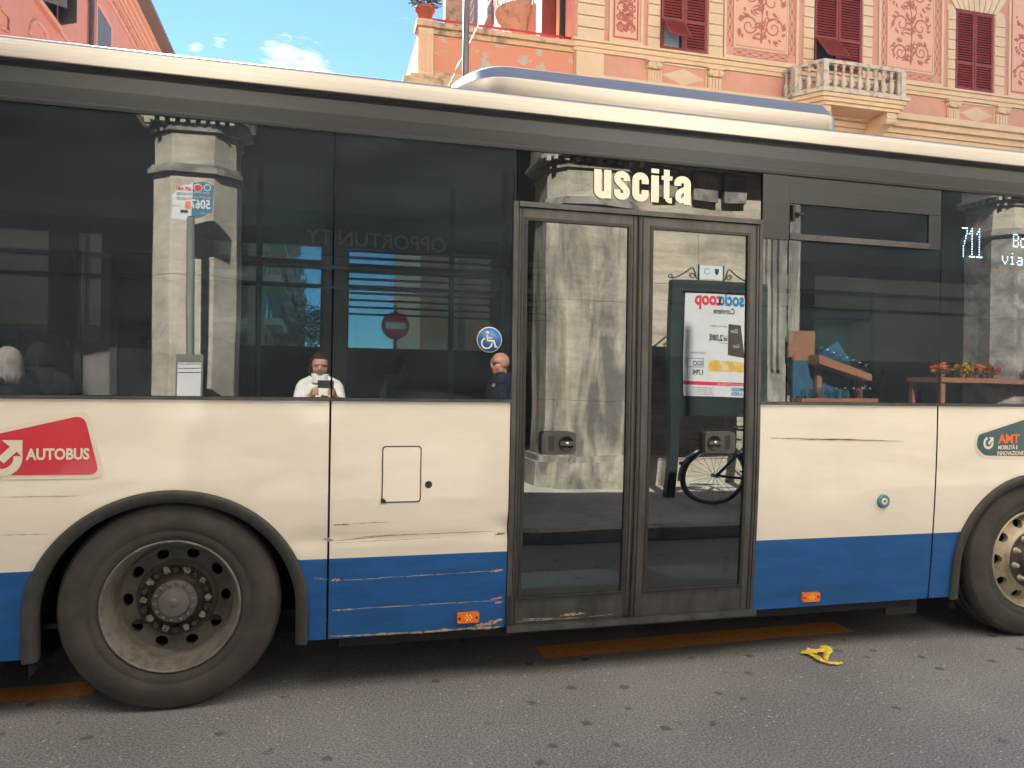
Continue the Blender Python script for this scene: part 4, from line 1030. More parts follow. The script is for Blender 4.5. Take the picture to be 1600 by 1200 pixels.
def pal_window(xa, xb, z0, z1, flap):
    MB().box(xa, xb, YF - .012, YF - .0008, z0, z1).build('window_opening', mWIN, pal)
    mid = z0 + (z1 - z0) * .345; xm = (xa + xb) / 2
    shutter_leaf('shutter', xa, xm - .006, z0, z1, pal, midz=mid, flap=flap)
    shutter_leaf('shutter', xm + .006, xb, z0, z1, pal, midz=mid)
    if flap:        # lower flap propped outwards
        s = sub('shutter_flap', pal, (xa, YF, mid)); fr = MB(); h = mid - z0 - .06; sn, cs = math.sin(R(38)), math.cos(R(38))
        def fl(x, t, o=0): return (x, YF - .062 - sn * t * h - o * cs, mid - .05 - cs * t * h + o * sn)
        w = .06; xa2, xm2 = xa + .03, xm - .02
        def bar(xs, xe, t0, t1): fr.add([fl(xs, t0), fl(xe, t0), fl(xe, t1), fl(xs, t1), fl(xs, t0, .035), fl(xe, t0, .035), fl(xe, t1, .035), fl(xs, t1, .035)], [(0, 1, 2, 3), (7, 6, 5, 4), (0, 4, 5, 1), (1, 5, 6, 2), (2, 6, 7, 3), (3, 7, 4, 0)])
        bar(xa2, xa2 + w, 0, 1); bar(xm2 - w, xm2, 0, 1); bar(xa2 + w, xm2 - w, 0, .09); bar(xa2 + w, xm2 - w, .91, 1)
        fr.build('shutter_frame', mMAR, s)
        fr = MB(); n = 12
        for i in range(n): bar(xa2 + w, xm2 - w, .11 + i * .066, .11 + i * .066 + .034)
        o = fr.build('slats', mMAR, s); o['kind'] = 'stuff'
def wx(px, py): return at(px, py, YF).x
pal_window(wx(1032, 50), wx(1103, 55), ZS + .02, 12.5, True)
pal_window(wx(1271, 60), wx(1344, 60), ZS - .01, 12.9, True)
pal_window(wx(1491, 80), wx(1549, 85), ZS + .02, 12.47, False)
# curtain behind first flap
MB().box(wx(1036, 60), wx(1060, 60), YF - .02, YF - .013, ZS + .05, ZS + .7).build('curtain', mat('grey blind', (.20, .26, .27), .6), pal)
# voussoirs over the last window
xa, xb = wx(1478, 10), wx(1567, 20); zc = 12.50
for i in range(9):
    t0 = -1 + 2 * i / 9; t1 = -1 + 2 * (i + 1) / 9; xm = (xa + xb) / 2; hw = (xb - xa) / 2 * .72; HW = (xb - xa) / 2 * 1.12; g = .012
    MB().prism([(xm + hw * t0 + g, zc), (xm + hw * t1 - g, zc), (xm + HW * t1 - g, zc + .55), (xm + HW * t0 + g, zc + .55)], YF - .07, YF - .003).build('voussoir', mFC, pal)
# painted panels
def scroll(b, cx, cz, r, turns, a0, s, w, y, sgn=1):
    pts = []; ws = []; n = 26
    for i in range(n + 1):
        t = i / n; rr = r * (1 - .86 * t); a = a0 + sgn * turns * 2 * PI * t
        pts.append((cx + rr * math.cos(a), cz + rr * math.sin(a))); ws.append(w * (1.1 - .5 * t))
    rib(b, pts, ws, y)
def leafy(b, x, z, a, L_, w, y):
    pts = [(x + L_ * t * math.cos(a + .7 * t), z + L_ * t * math.sin(a + .7 * t)) for t in (0, .25, .5, .75, 1)]
    rib(b, pts, [w * .25, w, w * .9, w * .55, w * .05], y)
def ornament(xa, xb, za, zb, y, seed, par, sym=True):
    rnd = random.Random(seed); b = MB(); cx = (xa + xb) / 2; W_ = (xb - xa) / 2
    rows = max(2, int((zb - za) / (W_ * .95))); n = 0
    for i in range(rows):
        cz = za + (zb - za) * (i + .5) / rows; hgt = (zb - za) / rows
        r = min(W_ * .42, hgt * .46) * rnd.uniform(.8, 1.05); tn = rnd.uniform(1.1, 1.7); a0 = rnd.uniform(-.6, .6)
        for s in (-1, 1):
            ox = W_ * rnd.uniform(.42, .52) if not sym else W_ * .48
            jz = 0 if sym else rnd.uniform(-.08, .08)
            if s < 0: scroll(b, cx - ox, cz + jz, r, tn, PI - a0, 1, .050, y + .0006 * n, -1)
            else: scroll(b, cx + ox, cz + jz, r, tn, a0, 1, .050, y + .0006 * n, 1)
            n = (n + 1) % 5
            for k_ in range(17):
                aa = rnd.uniform(0, 2 * PI); leafy(b, cx + s * ox + s * r * math.cos(aa) * .9, cz + r * math.sin(aa) * .9, aa if s > 0 else PI - aa, r * rnd.uniform(.35, .7), .07, y - .0004 * (k_ + 1))
        stem = [(cx + .03 * math.sin(i * 2 + t), cz - hgt / 2 + hgt * t) for t in (0, .2, .4, .6, .8, 1)]
        rib(b, stem, [.03, .09, .04, .10, .04, .03], y - .003)
        for s in (-1, 1):
            for k_ in range(4): leafy(b, cx, cz - hgt * .4 + hgt * .2 * k_, PI / 2 - s * (.9 + .3 * k_ % .5), W_ * rnd.uniform(.3, .5), .05, y - .0035 - .0003 * k_)
    b.build('painted_scrollwork', mFR if sym else mFRL, par)
def lattice(xa, xb, za, zb, y, par):      # band of crosses and lozenges
    b = MB(); vert = (zb - za) > (xb - xa); L_ = (zb - za) if vert else (xb - xa); wd = (xb - xa) if vert else (zb - za)
    n = max(1, round(L_ / (wd * 1.6))); st = L_ / n; m_ = .18 * wd
    def pt(u, v): return (xa + v, za + u) if vert else (xa + u, za + v)
    rib(b, [pt(0, m_ * .3), pt(L_, m_ * .3)], .018, y); rib(b, [pt(0, wd - m_ * .3), pt(L_, wd - m_ * .3)], .018, y)
    for i in range(n):
        u = i * st
        rib(b, [pt(u, m_), pt(u + st / 2, wd / 2), pt(u, wd - m_)], .026, y - .0004); rib(b, [pt(u + st, m_), pt(u + st / 2, wd / 2), pt(u + st, wd - m_)], .026, y - .0008)
        c_ = [pt(u + st * .5 + a * st * .18, wd / 2 + c2 * wd * .2) for a, c2 in ((1, 0), (0, 1), (-1, 0), (0, -1))]
        b.add([(p_[0], y - .0012, p_[1]) for p_ in c_], [(0, 1, 2, 3)])
    b.build('painted_lattice', mFR, par)
def frame(par, name, xa, xb, za, zb, w, y0, y1, m):
    MB().box(xa, xa + w, y0, y1, za, zb).box(xb - w, xb, y0, y1, za, zb).box(xa + w, xb - w, y0, y1, za, za + w).box(xa + w, xb - w, y0, y1, zb - w, zb).build(name, m, par)
def panel(xa, xb, za, zb, seed, big, zart=None):
    P_ = sub('fresco_panel', pal, ((xa + xb) / 2, YF, za)); y = YF
    frame(P_, 'moulding', xa, xb, za, zb, .07, y - .055, y - .001, mFC)
    MB().box(xa + .07, xb - .07, y - .010, y - .0011, za + .07, zb - .07).build('panel_field', mFP if big else mFP, P_)
    k_ = .07
    if big:
        w = .22
        MB().box(xa + .075, xa + .075 + w, y - .013, y - .0101, za + .08, zb - .08).box(xb - .075 - w, xb - .075, y - .013, y - .0101, za + .08, zb - .08).box(xa + .075 + w, xb - .075 - w, y - .013, y - .0101, za + .08, za + .08 + w).build('border_field', mFS, P_)
        lattice(xa + .085, xa + .065 + w, za + .30, zb - .1, y - .0135, P_); lattice(xb - .065 - w, xb - .085, za + .30, zb - .1, y - .0135, P_); lattice(xa + .30, xb - .30, za + .09, za + .07 + w, y - .0135, P_)
        frame(P_, 'moulding', xa + .30, xb - .30, za + .31, zb - .1, .035, y - .03, y - .0102, mFC); k_ = .40
        b = MB(); z = za + .40
        x = xa + .37
        while x < xb - .38: b.box(x, x + .02, y - .014, y - .0102, za + .355, za + .39); x += .045
        b.build('painted_dentils', mFR, P_)
        ornament(xa + k_, xb - k_, za + .50, zb - .3, y - .012, seed, P_, sym=False)
    else:
        frame(P_, 'painted_border', xa + .12, xb - .12, za + .13, zb - .13, .045, y - .0125, y - .0101, mFR)
        ornament(xa + .2, xb - .2, za + .30, zb - .3, y - .012, seed, P_)
panel(wx(951, 50), wx(1004, 50), ZS + .04, 13.3, 3, False)
panel(wx(1130, 60), wx(1246, 60), ZS + .04, 13.3, 5, True)
panel(wx(1371, 90), wx(1472, 90), ZS + .04, 13.3, 8, True)
panel(wx(1574, 90), wx(1650, 100), ZS + .04, 13.3, 11, False)
panel(wx(1690, 100), wx(1800, 110), ZS + .04, 13.3, 12, True)
# brackets and lozenges below the windows
def below(xl0, xl1, xr0, xr1, ztop, zbot):
    for a, c_ in ((xl0, xl1), (xr0, xr1)):
        w = c_ - a
        MB().box(a - .03, c_ + .03, YF - .15, YF - .001, ztop - .06, ztop).build('bracket_abacus', mFC, pal)
        b = MB()
        for s in (0, 1): b.lathe([(.0, -.16), (.075, -.155), (.085, -.13), (.085, -.002)], (a + .07 + s * (w - .14), YF, ztop - .15), n=16)
        b.box(a + .03, c_ - .03, YF - .12, YF - .0015, ztop - .23, ztop - .061); b.build('bracket_scroll', mFC, pal)
        b = MB().box(a + .02, c_ - .02, YF - .05, YF - .0012, zbot, ztop - .24)
        for i in range(4): b.box(a + .04 + i * (w - .08) / 4 + .012, a + .04 + (i + 1) * (w - .08) / 4 - .012, YF - .075, YF - .051, zbot, ztop - .26)
        b.build('fluted_bracket', mFC, pal)
    xm = (xl1 + xr0) / 2; zm = (ztop + zbot) / 2; hw = (xr0 - xl1) / 2 - .05; hh = min(.22, (ztop - zbot) / 2 - .07)
    b = MB(); b.add([(xm - hw, YF - .012, zm), (xm, YF - .012, zm - hh), (xm + hw, YF - .012, zm), (xm, YF - .012, zm + hh), (xm, YF - .06, zm)], [(0, 1, 4), (1, 2, 4), (2, 3, 4), (3, 0, 4)]); b.build('lozenge', mFC, pal)
    frame(pal, 'moulding', xl1 + .0, xr0 - .0, zbot + .02, ztop - .01, .045, YF - .03, YF - .0013, mFC)
zt_ = ZCN - .13; zb2 = zl + .25
below(wx(1010, 110), wx(1031, 110), wx(1104, 115), wx(1127, 115), zt_, zb2)
below(wx(1477, 165), wx(1496, 165), wx(1553, 170), wx(1573, 172), zt_, zb2)
# lower storey joints just above the bus roof
for px in (1512, 1566, 1407): MB().box(wx(px, 225), wx(px, 225) + .03, YF - .03, YF - .001, 7.4, zl - .43).build('joint_strip', mFC, pal)
# balcony
bal = sub('balcony', pal, (wx(1310, 150), YF, zl + .3))
bx0 = wx(1219, 120); DB = 1.05
yb = YF - DB
bxa = at(1290, 120, yb).x; bxb = at(1410, 120, yb).x
ztop = at(1340, 99, yb).z; zbot = at(1350, 150, yb).z
outl = [(bxa - .58, YF), (bxa - .50, YF - .45), (bxa - .04, yb), (bxb + .06, yb), (bxb + .06, YF)]
def ring_at(o, d): 
    return [(x + (-d if x < bxa + .1 else d), y - (d if y < YF - .1 else 0)) for x, y in o]
MB().prismz(ring_at(outl, .10), zbot - .02, zbot + .07).build('balcony_slab', mBAL, bal)
MB().prismz(ring_at(outl, .05), zbot - .12, zbot - .021).prismz(ring_at(outl, -.0), zbot - .22, zbot - .121).prismz(ring_at(outl, -.06), zbot - .30, zbot - .221).build('slab_moulding', mFC, bal)
def railseg(a, c_, nb, z0, z1):
    a = Vector(a); c_ = Vector(c_); d = (c_ - a); L_ = d.length; d.normalize(); nrm = Vector((-d.y, d.x)); w = .085
    def q(t, s): p_ = a + d * t + nrm * s; return (p_.x, p_.y)
    MB().prismz([q(-.03, -w), q(L_ + .03, -w), q(L_ + .03, w), q(-.03, w)], z1 - .09, z1).build('handrail', mBAL, bal)
    MB().prismz([q(-.02, -w * .9), q(L_ + .02, -w * .9), q(L_ + .02, w * .9), q(-.02, w * .9)], z0, z0 + .06).build('base_rail', mBAL, bal)
    H_ = z1 - .09 - z0 - .06
    for i in range(nb):
        t = L_ * (i + .5) / nb; p_ = a + d * t
        if 'src' not in bs:
            pr = [(.045, 0), (.045, .03), (.028, .045), (.040, .10), (.048, .17), (.040, .27), (.024, .40), (.020, .50), (.034, .52), (.020, .545), (.026, .60), (.045, .62), (.045, .65)]
            s = MB().lathe([(r * 1.65, h * H_ / .65) for r, h in pr], (0, 0, 0), axis='z', n=10).build('baluster', mBAL); bs['src'] = s
            s.parent = bal; s.location = Vector((p_.x, p_.y, z0 + .06)) - bal.location - pal.location
        else: inst(bs['src'], bal, (p_.x, p_.y, z0 + .06))
bs = {}
zr0 = zbot + .072
def inward(p_): return p_
railseg((outl[3][0], outl[3][1] + .05), (outl[2][0], outl[2][1] + .05), 10, zr0, ztop)
railseg((outl[2][0], outl[2][1] + .05), (outl[1][0] + .03, outl[1][1]), 3, zr0 + .001, ztop - .002)
railseg((outl[1][0] + .03, outl[1][1]), (outl[0][0] + .04, YF - .03), 2, zr0 + .002, ztop - .004)
railseg((outl[3][0] - .03, YF - .03), (outl[3][0] - .03, yb + .15), 4, zr0 + .003, ztop - .003)
for (x, y) in ((outl[2][0] + .03, yb + .05), (outl[3][0] - .05, yb + .05), (outl[1][0] + .03, outl[1][1])):
    MB().box(x - .075, x + .075, y - .095, y + .095, zr0 + .004, ztop - .091).build('rail_post', mBAL, bal)
for cxp in (bxa + .12, bxb - .22):
    b = MB(); pr = [(YF - .02, zbot - 1.05), (YF - .02, zbot - .301), (yb + .12, zbot - .301), (yb + .10, zbot - .45), (yb + .25, zbot - .55), (YF - .35, zbot - .80), (YF - .12, zbot - 1.05)]
    b.add([(cxp - .14, y, z) for y, z in pr] + [(cxp + .14, y, z) for y, z in pr], [tuple(range(7)), tuple(range(13, 6, -1))] + [(i, (i + 1) % 7, (i + 1) % 7 + 7, i + 7) for i in range(7)])
    b.lathe([(.09, -.0), (.09, .0)], (cxp, yb + .2, zbot - .5), n=8)
    b.build('corbel', mFC, bal)
    c2 = MB(); c2.tube([(cxp - .17, yb + .2, zbot - .50), (cxp + .17, yb + .2, zbot - .50)], .085, 14); c2.build('corbel_scroll', mFC, bal)
# side wall of the palazzo: window, curved balcony, corner blocks
SW = sub('side_wall', pal, (XC, YF + 5, 0))
def sy(px, py): return atx(px, py, XC).y
MB().box(XC - .35, XC - .001, YF + 1.0, YF + 10.9, 12.9, 13.4).build('roof_cornice', mGRIM, SW) if False else None
def side_box(name, px0, px1, pyt, pyb, d, m):      # on the receding wall
    a = atx(px0, (pyt + pyb) / 2, XC); b_ = atx(px1, (pyt + pyb) / 2, XC)
    zt2 = atx((px0 + px1) / 2, pyt, XC).z; zb3 = atx((px0 + px1) / 2, pyb, XC).z
    return MB().box(XC - d, XC - .002, min(a.y, b_.y), max(a.y, b_.y), zb3, zt2).build(name, m, SW)
side_box('shutter_panel', 851, 862, -60, 58, .10, mMAR)
side_box('shutter_panel', 863, 872, -60, 60, .45, mMAR)
side_box('window_frame', 846, 850, -60, 60, .08, mFC)
side_box('window_frame', 874, 879, -60, 62, .08, mFC)
side_box('down_pipe', 881.5, 884, -80, 62, .12, mIRON)
side_box('wall_strip', 770, 790, -40, 50, .03, mFRL)
side_box('white_panel', 747, 768, -60, 50, .16, mWCURT)
# curved iron balcony on the side wall
cbp = atx(820, 25, XC); cbal = sub('iron_balcony', pal, (XC, cbp.y, cbp.z))
zf = atx(820, 20, XC).z - .1; yc = cbp.y; 
b = MB(); prf = [(.9, 0.0), (.85, -.12), (.55, -.30), (.25, -.65), (.05, -.85)]
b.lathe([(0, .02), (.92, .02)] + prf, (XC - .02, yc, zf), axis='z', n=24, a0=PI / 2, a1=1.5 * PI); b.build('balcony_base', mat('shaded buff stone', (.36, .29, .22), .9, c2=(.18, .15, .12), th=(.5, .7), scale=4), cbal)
b = MB()
for i in range(15):
    a = PI / 2 + PI * i / 14; x, y = XC - .02 + .86 * math.cos(a), yc + .86 * math.sin(a)
    b.tube([(x, y, zf), (x + .1 * math.cos(a), y + .1 * math.sin(a), zf + .35), (x, y, zf + .95)], .014, 5)
    pts = [(x + .08 * math.cos(t) * math.sin(a), y - .08 * math.cos(t) * math.cos(a), zf + .5 + .09 * math.sin(t)) for t in [k_ * PI / 4 for k_ in range(9)]]; b.tube(pts, .012, 5)
for z in (.05, .5, .95): b.tube([(XC - .02 + .87 * math.cos(PI / 2 + PI * i / 20), yc + .87 * math.sin(PI / 2 + PI * i / 20), zf + z) for i in range(21)], .018, 6)
b.build('railing', mat('pale iron', (.5, .5, .48), .6), cbal)
# roof line of the side wing seen above the terrace
e0 = atx(706, 40, XC - .6); 
wing = MB(); yw = e0.y
wing.box(XC - .9, XC - .002, yw, yw + .5, 6, 30); wing.build('wing_edge', mGRIM, SW)
# side face of the wing between the edge and the balcony in cream blocks
for i in range(10):
    side_box('wall_block', 722, 746, -90 + i * 15, -90 + i * 15 + 12, .03, mFC)

# terrace in front of the side wall
ter = thing('roof_terrace', 'low salmon terrace block with flaking plaster beside the frescoed palazzo', 'building', (4, YF, 0))
tx0 = at(657, 40, YF - .05).x; tz1 = at(780, 53, YF).z
MB().box(tx0 + .1, XC - .002, YF + .03, YF + 7, 0, tz1 - .15).build('wall', mPEEL, ter)
MB().box(tx0 - .02, XC - .003, YF - .12, YF + .35, tz1 - .10, tz1 + .02).box(tx0 + .05, XC - .004, YF - .03, YF + .3, tz1 - .22, tz1 - .101).build('coping', mGRIM, ter)
MB().box(tx0 + .05, XC - .003, YF - .02, YF + .0298, tz1 - 1.25, tz1 - 1.10).build('skirting', mGRIM, ter)
b = MB()
for i, (d, za, zb_) in enumerate(((.42, -1.60, -1.45), (.34, -1.449, -1.38), (.24, -1.379, -1.28), (.18, -1.75, -1.601), (.08, -2.1, -1.751))): b.box(tx0 - d, XC - .005, YF - d, YF + .02 - .001 * i, tz1 + za, tz1 + zb_)
for i, (d, za, zb_) in enumerate(((.42, -1.60, -1.45), (.34, -1.449, -1.38))): b.box(tx0 - d, tx0 + .099 - .001 * i, YF + .021, YF + 6, tz1 + za, tz1 + zb_)
b.build('cornice', mGRIM, ter)
MB().box(tx0 - .05, tx0 + .32, YF - .07, YF + .32, tz1 - 1.27, tz1 - .10, c=.02).build('corner_pier', mFC, ter)
MB().box(tx0 - .10, tx0 + .37, YF - .15, YF + .38, tz1 - .099, tz1 + .06).build('pier_cap', mGRIM, ter)
for i in range(3): MB().box(tx0 + .02 + i * .10, tx0 + .07 + i * .10, YF - .085, YF - .0702, tz1 - 1.15, tz1 - .25).build('pier_flute', mFP, ter)
# return parapet with railing-like stone
MB().box(tx0 + .0, tx0 + .2, YF + .33, YF + 6.5, tz1 - 1.27, tz1 - .02).build('return_parapet', mGRIM, ter)
rl = MB(); a = at(680, 31, YF + .1); c_ = at(897, 60, YF + .1)
rl.tube([(tx0 + .3, YF + .1, a.z), (XC - .05, YF + .1, a.z)], .028, 8)
for i in range(3): rl.tube([(tx0 + .6 + i * 1.5, YF + .1, tz1), (tx0 + .6 + i * 1.5, YF + .1, a.z)], .018, 6)
rl.build('hand_rail', mMARR, ter)
# flower pot on the pier
pc = (tx0 + .13, YF + .12); zp = tz1 + .061
pot = thing('flower_pot', 'terracotta pot of small white flowers standing on the terrace corner pier', 'plant pot', (pc[0], pc[1], zp))
MB().lathe([(0, .0), (.13, 0), (.20, .30), (.235, .30), (.235, .38), (.20, .38), (.19, .34), (0, .34)], (pc[0], pc[1], zp), axis='z', n=24).build('pot', mTERR, pot)
def tuft(b, cx, cy, cz, r, n, s, seed, sq=.8):
    rnd = random.Random(seed)
    for i in range(n):
        while True:
            d = Vector((rnd.uniform(-1, 1), rnd.uniform(-1, 1), rnd.uniform(-.5, 1)))
            if d.length < 1: break
        p_ = Vector((cx, cy, cz)) + Vector((d.x * r, d.y * r, d.z * r * sq)); a = rnd.uniform(0, 6.28); t = rnd.uniform(-.8, .8)
        u = Vector((math.cos(a), math.sin(a), t)).normalized() * s * rnd.uniform(.6, 1.3); v_ = u.cross(Vector((rnd.uniform(-1, 1), rnd.uniform(-1, 1), rnd.uniform(-1, 1)))).normalized() * s * .45
        b.add([p_ - u, p_ + v_, p_ + u, p_ - v_], [(0, 1, 2, 3)])
b = MB(); tuft(b, pc[0], pc[1], zp + .62, .42, 520, .055, 1); o = b.build('leaves', mLEAF, pot, fix=False)
b = MB(); tuft(b, pc[0], pc[1], zp + .66, .44, 170, .035, 2); o = b.build('petals', mPETAL, pot, fix=False)
# lamp post and stay wire
a = at(728, 60, 6.0); wd_ = (at(733, 60, 6).x - at(723, 60, 6).x) / 2
lp = thing('lamp_post', 'plain grey metal post rising behind the bus in front of the terrace', 'lamp post', (a.x, 6.0, 0))
MB().tube([(a.x, 6, 0), (a.x, 6, 9.5)], [wd_ * 1.15, wd_ * .95], 16).build('post', mGREYP, lp)
MB().tube([(a.x, 6, 9.5), (a.x, 6, 9.56)], [wd_ * 1.1, wd_ * .6], 16).build('cap', mGREYP, lp)
b = MB(); p1 = at(700, 137, 6.3); p2 = at(757, 20, 6.3); b.tube([p1 - (p2 - p1) * .6, p1, p2, p2 + (p2 - p1) * 1.2], .008, 6)
p3 = p1 + (p2 - p1) * .2; p4 = p1 + (p2 - p1) * .34; b.tube([p3, p4], .02, 6)
tag(b.build('stay_wire', mat('pale cord', (.45, .42, .28), .6)), 'thin pale stay wire running diagonally past the grey post', 'wire')
# no-entry sign in the street beyond the bus
p = at(618, 509, 9.0)
ns = thing('road_sign', 'round red no entry sign on a pole across the street', 'road sign', (p.x, 9.0, 0))
MB().tube([(p.x, 9.06, 0), (p.x, 9.06, p.z + .35)], .03, 10).build('pole', mGREYP, ns)
MB().lathe([(0, 0), (.225, 0), (.235, .01), (.235, .03), (0, .03)], (p.x, 9.0, p.z), n=36).build('disc', mPR, ns)
MB().box(p.x - .17, p.x + .17, 8.99, 8.998, p.z - .055, p.z + .055).build('bar', mCREAM, ns)

# ================================================================== LEFT BUILDING along the side street
XL = -9.0
lb = thing('corner_house', 'tall plain salmon house with grey shutters and deep eaves', 'building', (XL - 5, 25, 0))
def LZ(px, py): return atx(px, py, XL).z
def LY(px, py): return atx(px, py, XL).y
zev = LZ(190, 0); y1 = LY(250, 80)
MB().box(XL - 12, XL, 10.2, y1, 0, zev).build('wall', mPINK, lb)
b = MB()
for i, (d, za, zb_) in enumerate(((.08, -.30, -.12), (.15, -.119, .10), (.25, .101, .35), (.36, .351, .62))): b.box(XL - 12, XL + d, 10.2 - d, y1 + d, zev + za, zev + zb_)
b.build('eaves_moulding', mPINKC, lb)
MB().box(XL - 12.5, XL + .95, 9.0, y1 + .9, zev + .621, zev + .80).build('roof_eaves', mSOFF, lb)
b = MB(); y = 11.0; i = 0
dz_ = zev - .80
MB().box(XL, XL + .06, 10.2, y1, dz_ - .32, dz_ - .18).box(XL, XL + .10, 10.2, y1, dz_ + .16, dz_ + .26).build('frieze_moulding', mPINKC, lb)
den = None
y = 19.0
while y < y1 - .2:
    if den is None:
        den = MB().box(-.001, .085, 0, .14, 0, .15).build('dentil', mPINKC); den.parent = lb; den.location = Vector((XL, y, dz_ - .02)) - lb.location
    else: inst(den, lb, (XL, y, dz_ - .02))
    y += .27
def lwin(px0, px1, ztop_, zbot_, openl, ybase=None):
    ya, yb_ = LY(px0, 30), LY(px1, 30)
    MB().box(XL - .001, XL + .02, ya, yb_, zbot_, ztop_).build('window_opening', mWIN, lb)
    b = MB(); w = .14
    b.box(XL, XL + .09, ya - w, ya, zbot_ - w, ztop_ + w).box(XL, XL + .09, yb_, yb_ + w, zbot_ - w, ztop_ + w).box(XL, XL + .10, ya, yb_, ztop_, ztop_ + w).box(XL, XL + .16, ya - .1, yb_ + .1, zbot_ - w - .05, zbot_ - .001); b.build('window_frame', mPINKC, lb)
    if openl:
        for (yy, sgn) in ((ya, 1), (yb_, -1)):
            L_ = (yb_ - ya) / 2
            b = MB(); b.add([(XL + .05, yy, zbot_), (XL + .05 + L_ * .75, yy + sgn * L_ * .45 - 0, zbot_), (XL + .05 + L_ * .75, yy + sgn * L_ * .45, ztop_), (XL + .05, yy, ztop_),
                             (XL + .05, yy + .05, zbot_), (XL + .05 + L_ * .75, yy + sgn * L_ * .45 + .05, zbot_), (XL + .05 + L_ * .75, yy + sgn * L_ * .45 + .05, ztop_), (XL + .05, yy + .05, ztop_)],
                            [(0, 1, 2, 3), (7, 6, 5, 4), (0, 4, 5, 1), (1, 5, 6, 2), (2, 6, 7, 3), (3, 7, 4, 0)]); b.build('shutter', mGREYG, lb)
    else:
        ym = (ya + yb_) / 2
        for a, c_ in ((ya, ym - .02), (ym + .02, yb_)):
            s = MB().box(XL + .021, XL + .06, a, c_, zbot_, ztop_).build('shutter', mGREYG, lb)
zt1 = LZ(160, 26); zb1 = LZ(160, 118)
lwin(149, 171, zt1, zb1, False)
zb0 = LZ(75, 22)
lwin(56, 88, zb0 + 1.9, zb0, True)
lwin(149, 171, zb1 - 1.8, zb1 - 3.9, False); lwin(56, 88, zb0 - 1.8, zb0 - 3.9, False)
zc1 = LZ(105, 65)
MB().box(XL, XL + .07, 10.2, LY(134, 60), zc1 - .08, zc1 + .06).build('string_course', mPINKC, lb)
yp = LY(138, 40); MB().tube([(XL + .12, yp, 0), (XL + .12, yp, zev - .3)], .09, 10).build('down_pipe', mGREYG, lb)
b = MB(); yy = LY(62, 60); zz = LZ(62, 75); b.tube([(XL + .02, yy - .9 * math.cos(t), zz + .75 * math.sin(t)) for t in [PI * i / 14 for i in range(15)]], .07, 6); b.build('arch_moulding', mPINKC, lb)
b = MB(); b.tube([(XL + .02, LY(0, 12), LZ(0, 12)), (XL + .02, LY(12, 26), LZ(12, 26)), (XL + .02, LY(12, 50), LZ(12, 50)), (XL + .02, LY(0, 42), LZ(0, 42))], .05, 5); b.build('wall_moulding', mPINKC, lb)

# distant apartment block down the side street, seen through the bus windows
ab = thing('apartment_block', 'grey green apartment block with long balconies down the side street', 'building', (-7.5, 50, 0))
mAP = mat('grey green render', (.50, .50, .40), .9, var=.08, scale=.3); mAPL = mat('balcony fascia', (.80, .80, .74), .8, var=.05)
AY = 46.0
MB().box(-12, -3.8, AY, 170, 0, 19.4).build('wall', mAP, ab)
for fl_ in range(6):
    z = 2.4 + fl_ * 2.9
    for k_ in range(5):
        y = AY + 2.5 + k_ * 17
        MB().box(-3.799, -2.7, y, y + 9, z, z + .45).build('balcony_slab', mAPL, ab)
        o = MB()
        for i in range(16): o.box(-2.74, -2.70, y + i * .6, y + i * .6 + .15, z + .451, z + 1.35)
        o.box(-2.76, -2.69, y, y + 9, z + 1.35, z + 1.42); o.build('balcony_railing', mGREYG, ab)
        MB().box(-3.799, -3.77, y + 1.0, y + 3.2, z + .46, z + 2.3).build('window', mWIN, ab); MB().box(-3.799, -3.77, y + 5.5, y + 7.5, z + .46, z + 2.3).build('window', mWIN, ab)
    for k_ in range(3): MB().box(-8.9 + k_ * 1.75, -8.1 + k_ * 1.75, AY - .05, AY - .001, z + .5, z + 2.2).build('window', mWIN, ab)
    MB().box(-7.3, -4.6, AY - 1.1, AY - .06, z - .2, z + .12).build('balcony_slab', mAPL, ab); MB().box(-7.3, -4.6, AY - 1.1, AY - 1.04, z + .121, z + .95).build('balcony_railing', mGREYG, ab)
# trees at the end of the street
def tree(x, y, h, seed, label):
    t = thing('tree', label, 'tree', (x, y, 0), 'trees at the end of the side street'); rnd = random.Random(seed)
    MB().tube([(x, y, 0), (x + .1, y, h * .3), (x - .1, y, h * .6)], [.25, .2, .1], 8).build('trunk', mat('bark', (.10, .07, .05), .9), t)
    b = MB()
    for i in range(9): tuft(b, x + rnd.uniform(-1, 1) * h * .18, y + rnd.uniform(-1, 1) * h * .18, h * rnd.uniform(.45, .85), h * .16, 160, .16, seed * 10 + i)
    b.build('crown', mLEAF, t, fix=False)
tree(-1.9, 60, 9, 4, 'leafy tree against the sky just right of the apartment block')
tree(-1.2, 85, 10, 6, 'second tree beyond the leafy one in the side street')
# parked van beyond the bus
van = thing('parked_van', 'dark grey van parked across the street beyond the bus windows', 'van', (-3.2, 7.4, 0))
b = MB(); pr = [(-5.3, .35), (-5.35, 1.2), (-5.0, 2.15), (-2.2, 2.2), (-1.5, 1.35), (-.7, 1.15), (-.6, .35)]
b.prism(pr, 6.6, 8.4); b.build('van_body', mat('dark van paint', (.06, .065, .07), .3, coat=.6), van)
for x in (-4.5, -1.45): MB().lathe([(0, -.02), (.2, -.02), (.33, .0), (.33, .2), (0, .2)], (x, 6.55, .33), n=28).build('wheel', mTYRE, van)
MB().prism([(-4.9, 1.35), (-4.75, 1.95), (-2.35, 1.98), (-1.75, 1.4)], 6.585, 6.599).build('side_window', mWIN, van)
